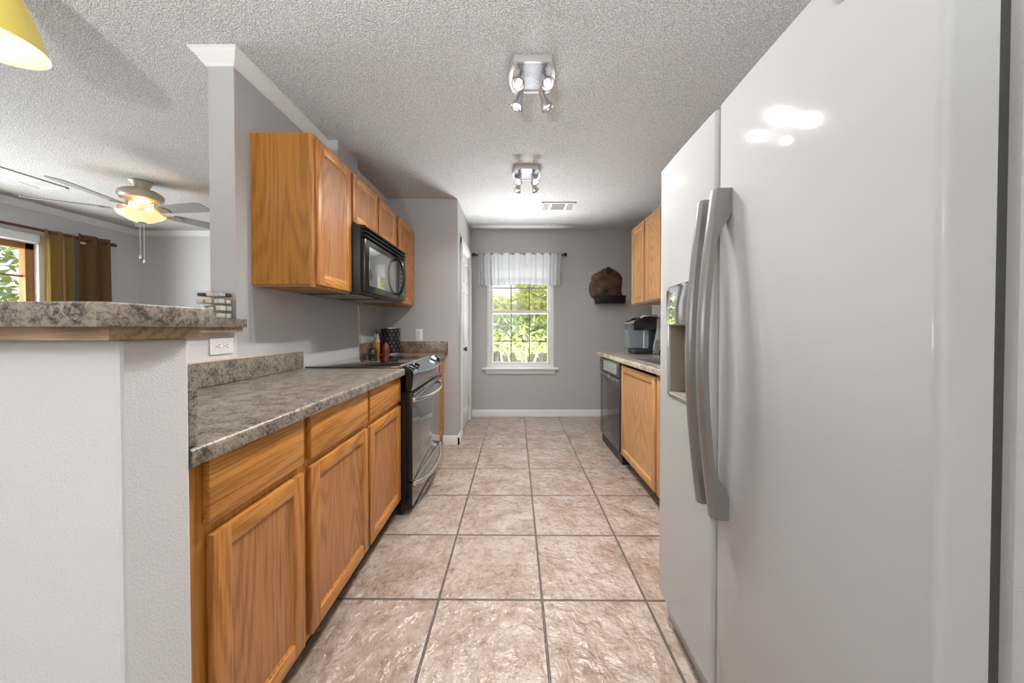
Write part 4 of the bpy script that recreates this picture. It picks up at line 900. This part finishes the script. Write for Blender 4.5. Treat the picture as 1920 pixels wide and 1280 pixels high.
# unseen dome lamp added behind the camera to light the room
dl = thing('fill_dome', 'unseen white glass dome lamp added on the dining ceiling for fill light', 'ceiling light', (-0.9, -1.2, CZ))
b = B(); b.lathe([(0, CZ-0.11), (0.08, CZ-0.10), (0.14, CZ-0.07), (0.165, CZ-0.03), (0.165, CZ-0.015), (0, CZ-0.015)], (-0.9, -1.2, 0), 32); b.build('dome', simple('lit opal glass', (0.9, 0.9, 0.88), 0.3, emit=(1, 0.95, 0.88), estr=4), dl)
b = B(); b.lathe([(0, CZ-0.015), (0.175, CZ-0.015), (0.175, CZ-0.0005), (0, CZ-0.0005)], (-0.9, -1.2, 0), 32); b.build('pan', M['nickel'], dl)
pl = bpy.data.lights.new('dome_fill', 'POINT'); pl.energy = 16; pl.color = (1, 0.96, 0.9); pl.shadow_soft_size = 0.16
plo = bpy.data.objects.new('dome_fill', pl); COL.objects.link(plo); plo.location = (0, 0, -0.32); plo.parent = dl

# unseen uplighter added behind the camera to brighten the ceiling
ul = thing('fill_uplighter', 'unseen white uplighter with an open upturned bowl, added to brighten the ceiling', 'floor lamp', (-0.6, -1.25, 0))
b = B(); b.lathe([(0, 0), (0.14, 0), (0.14, 0.015), (0.02, 0.03), (0.012, 0.05), (0.012, 0.90), (0, 0.90)], (-0.6, -1.25, 0), 32); b.build('stand', M['white'], ul)
b = B(); b.lathe([(0.012, 0.88), (0.08, 0.91), (0.15, 0.97), (0.16, 1.0), (0.152, 1.0), (0.075, 0.92), (0.0, 0.90)], (-0.6, -1.25, 0), 32, close=False); b.build('bowl', M['white'], ul)
pl = bpy.data.lights.new('uplighter_fill', 'AREA'); pl.shape = 'DISK'; pl.size = 0.13; pl.energy = 62; pl.color = (0.96, 0.98, 1.0)
plo = bpy.data.objects.new('uplighter_fill', pl); COL.objects.link(plo); plo.location = (0, 0, 0.945); plo.rotation_euler = (math.radians(180-8), 0, 0); plo.parent = ul

# ================================================================== CURTAINS
b = B(); yv = YB-0.062
b.cyl((-0.50, yv, 2.105), (0.665, yv, 2.105), 0.008); 
rd = thing('valance_rod', 'thin black rod with ball ends above the kitchen window', 'curtain rod', (0.08, yv, 2.105))
b.build('rod', M['black_matte'], rd)
for xx in (-0.505, 0.672):
    b = B(); b.lathe([(0, -0.03), (0.017, -0.02), (0.026, 0), (0.018, 0.02), (0, 0.028)], (xx, yv, 2.105), 20, mat=Matrix.Rotation(PI/2, 4, 'Y')); b.build('finial', M['black_matte'], rd)
for xx in (-0.47, 0.64): B().box(xx-0.006, xx+0.006, yv, YB-0.0005, 2.098, 2.112).build('bracket', M['black_matte'], rd)
def val(u, v):
    x_ = -0.452+1.075*u; z_ = 2.125-(0.41)*v
    amp = 0.010+0.010*v; y_ = yv-0.014-amp*(math.sin(u*2*PI*9+1.5*math.sin(7*u))+0.5*math.sin(u*2*PI*23))*0.6
    x_ += (0.5-u)*0.03*v
    return Vector((x_, y_, z_-0.010*math.sin(u*9)*v))
b = B(); b.grid(val, 180, 16, thick=0.0015); vl = b.build('window_valance', M['valance'], None, label='white sheer valance hanging over the top of the kitchen window', cat='valance')
b = B()
for v0 in (0.80, 0.845, 0.89): b.grid(lambda u, v: val(u, v0+0.010*v)+Vector((0, -0.0012, 0)), 180, 1)
for u0 in (0.06, 0.10, 0.19): b.grid(lambda u, v: val(u0+0.0035*u, v)+Vector((0, -0.0015, 0)), 2, 16)
b.build('woven_stripe', translucent('pale grey stripe', (0.55, 0.55, 0.56), 0.3), vl)

ROD = LX+0.10
b = B(); b.cyl((ROD, 1.1, 2.165), (ROD, 4.01, 2.165), 0.014); cr = thing('curtain_rod', 'long brown curtain rod over the living room window', 'curtain rod', (ROD, 2.6, 2.165)); b.build('rod', M['rod_brown'], cr)
b = B(); b.lathe([(0, -0.03), (0.018, -0.02), (0.024, 0), (0.02, 0.025), (0, 0.035)], (ROD, 4.035, 2.165), 20, mat=Matrix.Rotation(-PI/2, 4, 'X')); b.build('finial', M['rod_brown'], cr)
for y in (3.9, 1.2): B().box(LX+0.0005, ROD, y-0.008, y+0.008, 2.157, 2.173).build('bracket', M['rod_brown'], cr)
def curtain(name, label, mat, y0, y1, folds, seed, amp=0.032, top=2.20, grom=False, xo=0.0):
    def f(u, v):
        z = top-(top-0.06)*v; ph = 2*PI*folds*u+seed
        return Vector((ROD+xo+amp*(0.8+0.3*v)*math.sin(ph)+0.006*math.sin(3*ph+v*5), y0+(y1-y0)*u+0.010*math.sin(2*ph)+0.02*v*(u-0.5), z))
    t = thing(name, label, 'curtain', (ROD, (y0+y1)/2, 0.06))
    b = B(); b.grid(f, folds*22, 20, thick=0.002); b.build('panel', mat, t)
    if grom:
        for k in range(folds*2):
            u = (k*0.5-seed/(2*PI)+0.5)/folds
            if not 0 < u < 1: continue
            P = f(u, 0.02); P.z = 2.165; P.x = ROD+xo
            g = B(); g.lathe([(0.020, -0.003), (0.030, -0.003), (0.030, 0.003), (0.020, 0.003), (0.020, -0.003)], P, 20, mat=Matrix.Rotation(PI/2, 4, 'X') @ Matrix.Rotation(0.6, 4, 'Y'), close=False); g.build('grommet', M['rod_brown'], t)
    return t
curtain('curtain', 'gold curtain panel beside the living room window, next to the glass', M['curt_gold'], 3.425, 3.655, 2, 0.5, xo=0.0, top=2.185)
cb = curtain('curtain', 'olive brown grommet curtain panel at the outer end of the brown rod', M['curt_brown'], 3.69, 3.985, 2, 1.2, amp=0.036, top=2.215, grom=True)
b = B(); b.box(ROD+0.036, ROD+0.040, 3.70, 3.745, 2.10, 2.12); b.build('tag', M['raffia'], cb)
b = B(); b.prism([(LX+0.020, 2.035), (LX+0.070, 2.035), (LX+0.078, 2.06), (LX+0.070, 2.115), (LX+0.020, 2.115)], 'Y', LY0-0.02, LY1-0.04); b.build('roller_blind', M['blind'], None, label='white rolled-up blind cassette across the top of the living room window', cat='blind')

# ================================================================== WALL PIECES
def outlet(label, horizontal, c, axis):
    """axis: '+x' plate faces +x, '-y' plate faces the camera"""
    t = thing('wall_outlet', label, 'outlet', c)
    w_, h_ = (0.118, 0.072) if horizontal else (0.072, 0.118)
    def bx(b, a0, a1, z0, z1, d0, d1, bev=0):
        if axis == '+x': b.box(c[0]+d0, c[0]+d1, c[1]+a0, c[1]+a1, c[2]+z0, c[2]+z1, bev=bev)
        else: b.box(c[0]+a0, c[0]+a1, c[1]-d1, c[1]-d0, c[2]+z0, c[2]+z1, bev=bev)
    b = B(); bx(b, -w_/2, w_/2, -h_/2, h_/2, 0.0006, 0.007, 0.002); b.build('plate', M['white'], t)
    for s in (-1, 1):
        b = B(); a, z = (0.021*s, 0) if horizontal else (0, 0.021*s)
        bx(b, a-0.0155, a+0.0155, z-0.0155, z+0.0155, 0.007, 0.0085, 0.0006); so = b.build('socket', M['white'], t)
        b = B()
        if horizontal: bx(b, a-0.001, a+0.008, z+0.005, z+0.0075, 0.0085, 0.0092); bx(b, a-0.001, a+0.008, z-0.0075, z-0.005, 0.0085, 0.0092); bx(b, a-0.010, a-0.005, z-0.002, z+0.002, 0.0085, 0.0092)
        else: bx(b, a-0.0075, a-0.005, z-0.001, z+0.008, 0.0085, 0.0092); bx(b, a+0.005, a+0.0075, z-0.001, z+0.008, 0.0085, 0.0092); bx(b, a-0.002, a+0.002, z-0.010, z-0.005, 0.0085, 0.0092)
        b.build('slot', M['slot'], so)
    return t
outlet('white sideways outlet under the bar top, left of the pillar corner', True, (-1.30, 1.475, 1.083), '+x')
outlet('white upright outlet on the return wall above the corner backsplash', False, (-0.935, 3.30, 1.092), '-y')
outlet('white outlet on the back wall behind the coffee maker', False, (1.575, YB, 1.23), '-y')

# tree slice planter
pc = thing('wall_planter', 'dark polished tree slice with a black metal trough on the back wall', 'wall decor', (1.22, YB, 1.5))
pts = []
ctrl = [(1104, 545), (1105, 533), (1108, 527), (1109, 518), (1115, 513), (1124, 509), (1132, 504), (1142, 504), (1152, 508), (1160, 514), (1164.5, 522), (1164, 535), (1163, 546), (1165, 556), (1150, 563), (1120, 563), (1108, 556)]
n = len(ctrl)
for i in range(n):
    p0, p1, p2, p3 = [ctrl[(i+j-1) % n] for j in range(4)]
    for k in range(4):
        s_ = k/4; q = [0.5*((2*p1[a])+(-p0[a]+p2[a])*s_+(2*p0[a]-5*p1[a]+4*p2[a]-p3[a])*s_*s_+(-p0[a]+3*p1[a]-3*p2[a]+p3[a])*s_**3) for a in (0, 1)]
        pts.append(((q[0]-962)*YB/622, 1.165-(q[1]-614)*YB/622))
b = B(); b.prism(pts, 'Y', YB-0.030, YB-0.001, mi=0, bev=0.003)
for f in b.bm.faces:
    if abs(f.normal.y) < 0.6: f.material_index = 1
b.build('wood_slice', [M['slice'], M['slice_edge']], pc)
b = B(); cx_ = 1.245
b.prism([(cx_-0.190, 1.575), (cx_+0.190, 1.575), (cx_+0.182, 1.475), (cx_-0.182, 1.475)], 'Y', YB-0.13, YB-0.031, bev=0.003); b.build('trough', M['black_trough'] if 'black_trough' in M else simple('matte black metal', (0.008, 0.008, 0.008), 0.45), pc)
b = B()
for i in range(9): b.lathe([(0, -0.016), (0.018, -0.008), (0.021, 0.004), (0.010, 0.020), (0, 0.022)], (1.235+0.024*math.cos(i*2.4)*(0.3+i*0.09), YB-0.045, 1.905+0.028*math.sin(i*2.4)*(0.3+i*0.09)), 10)
b.build('knot', simple('black knot', (0.012, 0.014, 0.015), 0.25, coat=0.7), pc, label='black lumpy knot')

# ================================================================== SMALL THINGS
# clear organiser trays stacked on the bar top
ZB = 1.2047
def tray(label, x0, x1, y0, y1, z0, h, fills, seed):
    t = thing('storage_box', label, 'storage box', ((x0+x1)/2, (y0+y1)/2, z0), 'clear boxes stacked on the bar top')
    nx = 3
    b = B(); b.box(x0, x1, y0, y1, z0+0.0002, z0+h, bev=0.002)
    b.build('tub', M['clear_plastic'], t, smooth=False)
    b = B(); b.box(x0-0.002, x1+0.002, y0-0.002, y1+0.002, z0+h, z0+h+0.003, bev=0.001); b.build('lid', M['clear_plastic'], t)
    r = random.Random(seed)
    for i in range(nx):
        for j in range(2):
            xa = x0+(x1-x0)*i/nx+0.005; xb_ = x0+(x1-x0)*(i+1)/nx-0.005; ya = y0+0.004+(y1-y0)*j/2; yb_ = y0-0.004+(y1-y0)*(j+1)/2
            B().box(xa, xb_, ya, yb_, z0+0.003, z0+h*r.uniform(0.7, 0.93), bev=0.003).build('contents', M[fills[(i+j) % len(fills)]], t)
tray('clear plastic box with pale contents at the bottom of the stack on the bar top', -1.395, -1.290, 1.47, 1.53, ZB, 0.030, ['bead_grey', 'bead_tan'], 1)
tray('clear plastic box with grey contents, second from the bottom of the bar stack', -1.397, -1.288, 1.468, 1.53, ZB+0.0335, 0.028, ['bead_grey', 'bead_grey', 'bead_tan'], 2)
tray('clear plastic box with tan contents, third from the bottom of the bar stack', -1.408, -1.290, 1.465, 1.53, ZB+0.065, 0.028, ['bead_tan', 'bead_tan', 'bead_grey'], 3)
tray('clear plastic box with dark brown contents on top of the stack on the bar', -1.403, -1.286, 1.464, 1.53, ZB+0.0965, 0.024, ['bead_dark', 'bead_tan', 'bead_grey'], 4)

# utensil canister with woven cut-outs
cn = thing('utensil_canister', 'black perforated metal canister on the far corner counter', 'canister', (-1.15, 3.13, 0.915))
cx_, cy_ = -1.165, 3.16; R0 = 0.088
b = B()
b.lathe([(0.0, 0.9185), (R0-0.003, 0.9185), (R0-0.003, 1.160), (R0-0.006, 1.160), (R0-0.006, 0.924), (0, 0.924)], (cx_, cy_, 0), 40, close=False); b.build('cylinder', M['black'], cn)
b = B()
for j in range(6):
    for k in range(14):
        a = 2*PI*(k+0.5*(j % 2))/14; p = Vector((cx_+(R0-0.0025)*math.cos(a), cy_+(R0-0.0025)*math.sin(a), 0.955+0.036*j))
        q = Vector((math.cos(a), math.sin(a), 0)).to_track_quat('Z', 'Y').to_matrix().to_4x4()
        b.lathe([(0.0, 0.0), (0.0095, 0.0), (0.0095, 0.0012), (0, 0.0012)], p, 12, mat=q @ Matrix.Scale(1.35, 4, (0, 1, 0)))
b.build('cutout_pattern', simple('grey cut-out', (0.07, 0.066, 0.06), 0.35), cn, label='rows of pale oval cut-outs')
b = B()
b.lathe([(R0-0.010, 0.9155), (R0+0.004, 0.9155), (R0+0.004, 0.926), (R0-0.002, 0.930), (R0-0.010, 0.926), (R0-0.010, 0.9155)], (cx_, cy_, 0), 40, close=False)
b.lathe([(R0-0.008, 1.158), (R0+0.005, 1.156), (R0+0.005, 1.164), (R0-0.008, 1.168), (R0-0.008, 1.158)], (cx_, cy_, 0), 40, close=False); b.build('metal_rim', M['chrome'], cn)
def bottle(name, label, x, y, prof, mat, cat='bottle'):
    t = thing(name, label, cat, (x, y, 0.9155)); b = B(); b.lathe(prof, (x, y, 0.9155), 24); b.build('glass', mat, t); return t
t = bottle('oil_bottle', 'tall bottle of orange peppers tied with raffia, before the canister', -1.20, 2.93, [(0, 0.1205), (0.0235, 0.1205), (0.018, 0.145), (0.012, 0.16), (0.012, 0.195), (0, 0.195)], M['bottle_clear'])
b = B(); b.lathe([(0, 0), (0.021, 0), (0.023, 0.01), (0.0235, 0.118), (0, 0.1195)], (-1.20, 2.93, 0.9155), 24); b.build('pepper_filling', M['oil_orange'], t, label='orange peppers filling the bottle')
B().cyl((-1.20, 2.93, 1.1105), (-1.20, 2.93, 1.135), 0.0135, 0.015).build('stopper', M['cork'], t)
b = B(); b.lathe([(0.012, 0.158), (0.016, 0.160), (0.016, 0.170), (0.012, 0.172)], (-1.20, 2.93, 0.9155), 16, close=False)
for d in ((0.03, -0.01, 0.012), (0.028, 0.005, -0.02), (-0.024, -0.012, 0.014), (-0.02, -0.01, -0.022)): b.cyl((-1.20, 2.918, 1.081), (-1.20+d[0], 2.918+d[1], 1.081+d[2]), 0.0025, 0.0015, n=6)
b.build('raffia_bow', M['raffia'], t)
t = bottle('oil_bottle', 'tall clear bottle with a thin pourer behind the orange pepper bottle', -1.245, 3.00, [(0, 0), (0.026, 0), (0.026, 0.12), (0.012, 0.15), (0.012, 0.19), (0, 0.19)], M['bottle_clear'])
B().tube([(-1.245, 3.00, 1.106), (-1.245, 3.0, 1.125), (-1.243, 2.99, 1.15)], [0.008, 0.004, 0.003], 8).build('pourer', M['steel'], t)
t = bottle('oil_jar', 'short dark green bottle at the front of the corner counter', -1.205, 2.85, [(0, 0), (0.033, 0), (0.034, 0.01), (0.034, 0.055), (0.028, 0.068), (0, 0.068)], M['dark_oil'], 'jar')
B().cyl((-1.205, 2.85, 0.984), (-1.205, 2.85, 0.992), 0.025).build('lid', M['black_matte'], t)
t = bottle('spice_jar', 'rounded red spice jar in front of the black canister', -1.125, 2.93, [(0, 0), (0.024, 0), (0.027, 0.012), (0.027, 0.075), (0.020, 0.10), (0.012, 0.11), (0, 0.112)], M['red_jar'], 'jar')
B().cyl((-1.125, 2.93, 1.0255), (-1.125, 2.93, 1.034), 0.012).build('lid', M['cork'], t)

# coffee maker
cf = thing('coffee_maker', 'black and silver single-cup coffee maker with a clear tank on the right counter', 'coffee maker', (1.33, 3.25, 0.9155))
zb = 0.9157
b = B(); b.box(1.15, 1.345, 3.13, 3.33, zb, zb+0.050, bev=0.012); b.box(1.34, 1.50, 3.12, 3.34, zb, zb+0.30, bev=0.02); b.build('base', M['black_matte'], cf)
b = B(); b.prism([(1.118, zb+0.052), (1.285, zb+0.052), (1.285, zb+0.285), (1.103, zb+0.285)], 'Y', 3.14, 3.32, bev=0.01); b.build('water_tank', M['smoke_plastic'], cf, label='clear blue-grey water tank')
b = B(); b.prism([(1.108, zb+0.286), (1.30, zb+0.286), (1.30, zb+0.315), (1.26, zb+0.330), (1.14, zb+0.320), (1.105, zb+0.300)], 'Y', 3.145, 3.315, bev=0.008); b.build('tank_lid', M['steel'], cf)
b = B(); b.prism([(1.15, zb+0.225), (1.36, zb+0.225), (1.38, zb+0.345), (1.30, zb+0.358), (1.20, zb+0.345), (1.145, zb+0.310)], 'Y', 3.115, 3.335, bev=0.014); b.build('brew_head', M['black'], cf)
b = B(); b.prism([(1.305, zb+0.003), (1.365, zb+0.003), (1.445, zb+0.30), (1.42, zb+0.335), (1.385, zb+0.345), (1.345, zb+0.33), (1.340, zb+0.20)], 'Y', 3.095, 3.125, bev=0.008); fp = b.build('front_strip', M['steel'], cf, label='slanted silver strip with two round buttons')
for z_ in (0.262, 0.288):
    b = B(); b.lathe([(0, 0), (0.008, 0), (0.007, 0.004), (0, 0.004)], (1.392, 3.0945, zb+z_), 16, mat=Matrix.Rotation(PI/2, 4, 'X')); b.build('button', M['black_matte'], fp)
b = B(); b.tube([(1.20, 3.12, zb+0.342), (1.22, 3.10, zb+0.356), (1.28, 3.095, zb+0.362), (1.34, 3.10, zb+0.356), (1.36, 3.12, zb+0.345)], 0.009, 10); b.build('lid_handle', M['steel'], cf)
t = thing('syrup_bottle', 'small brown bottle just visible beside the refrigerator edge', 'bottle', (1.42, 2.98, 0.9155))
b = B(); b.lathe([(0, 0), (0.026, 0), (0.026, 0.08), (0.012, 0.11), (0.012, 0.125), (0, 0.125)], (1.395, 2.965, 0.9157), 20); b.build('glass', simple('brown bottle glass', (0.35, 0.22, 0.10), 0.25), t)
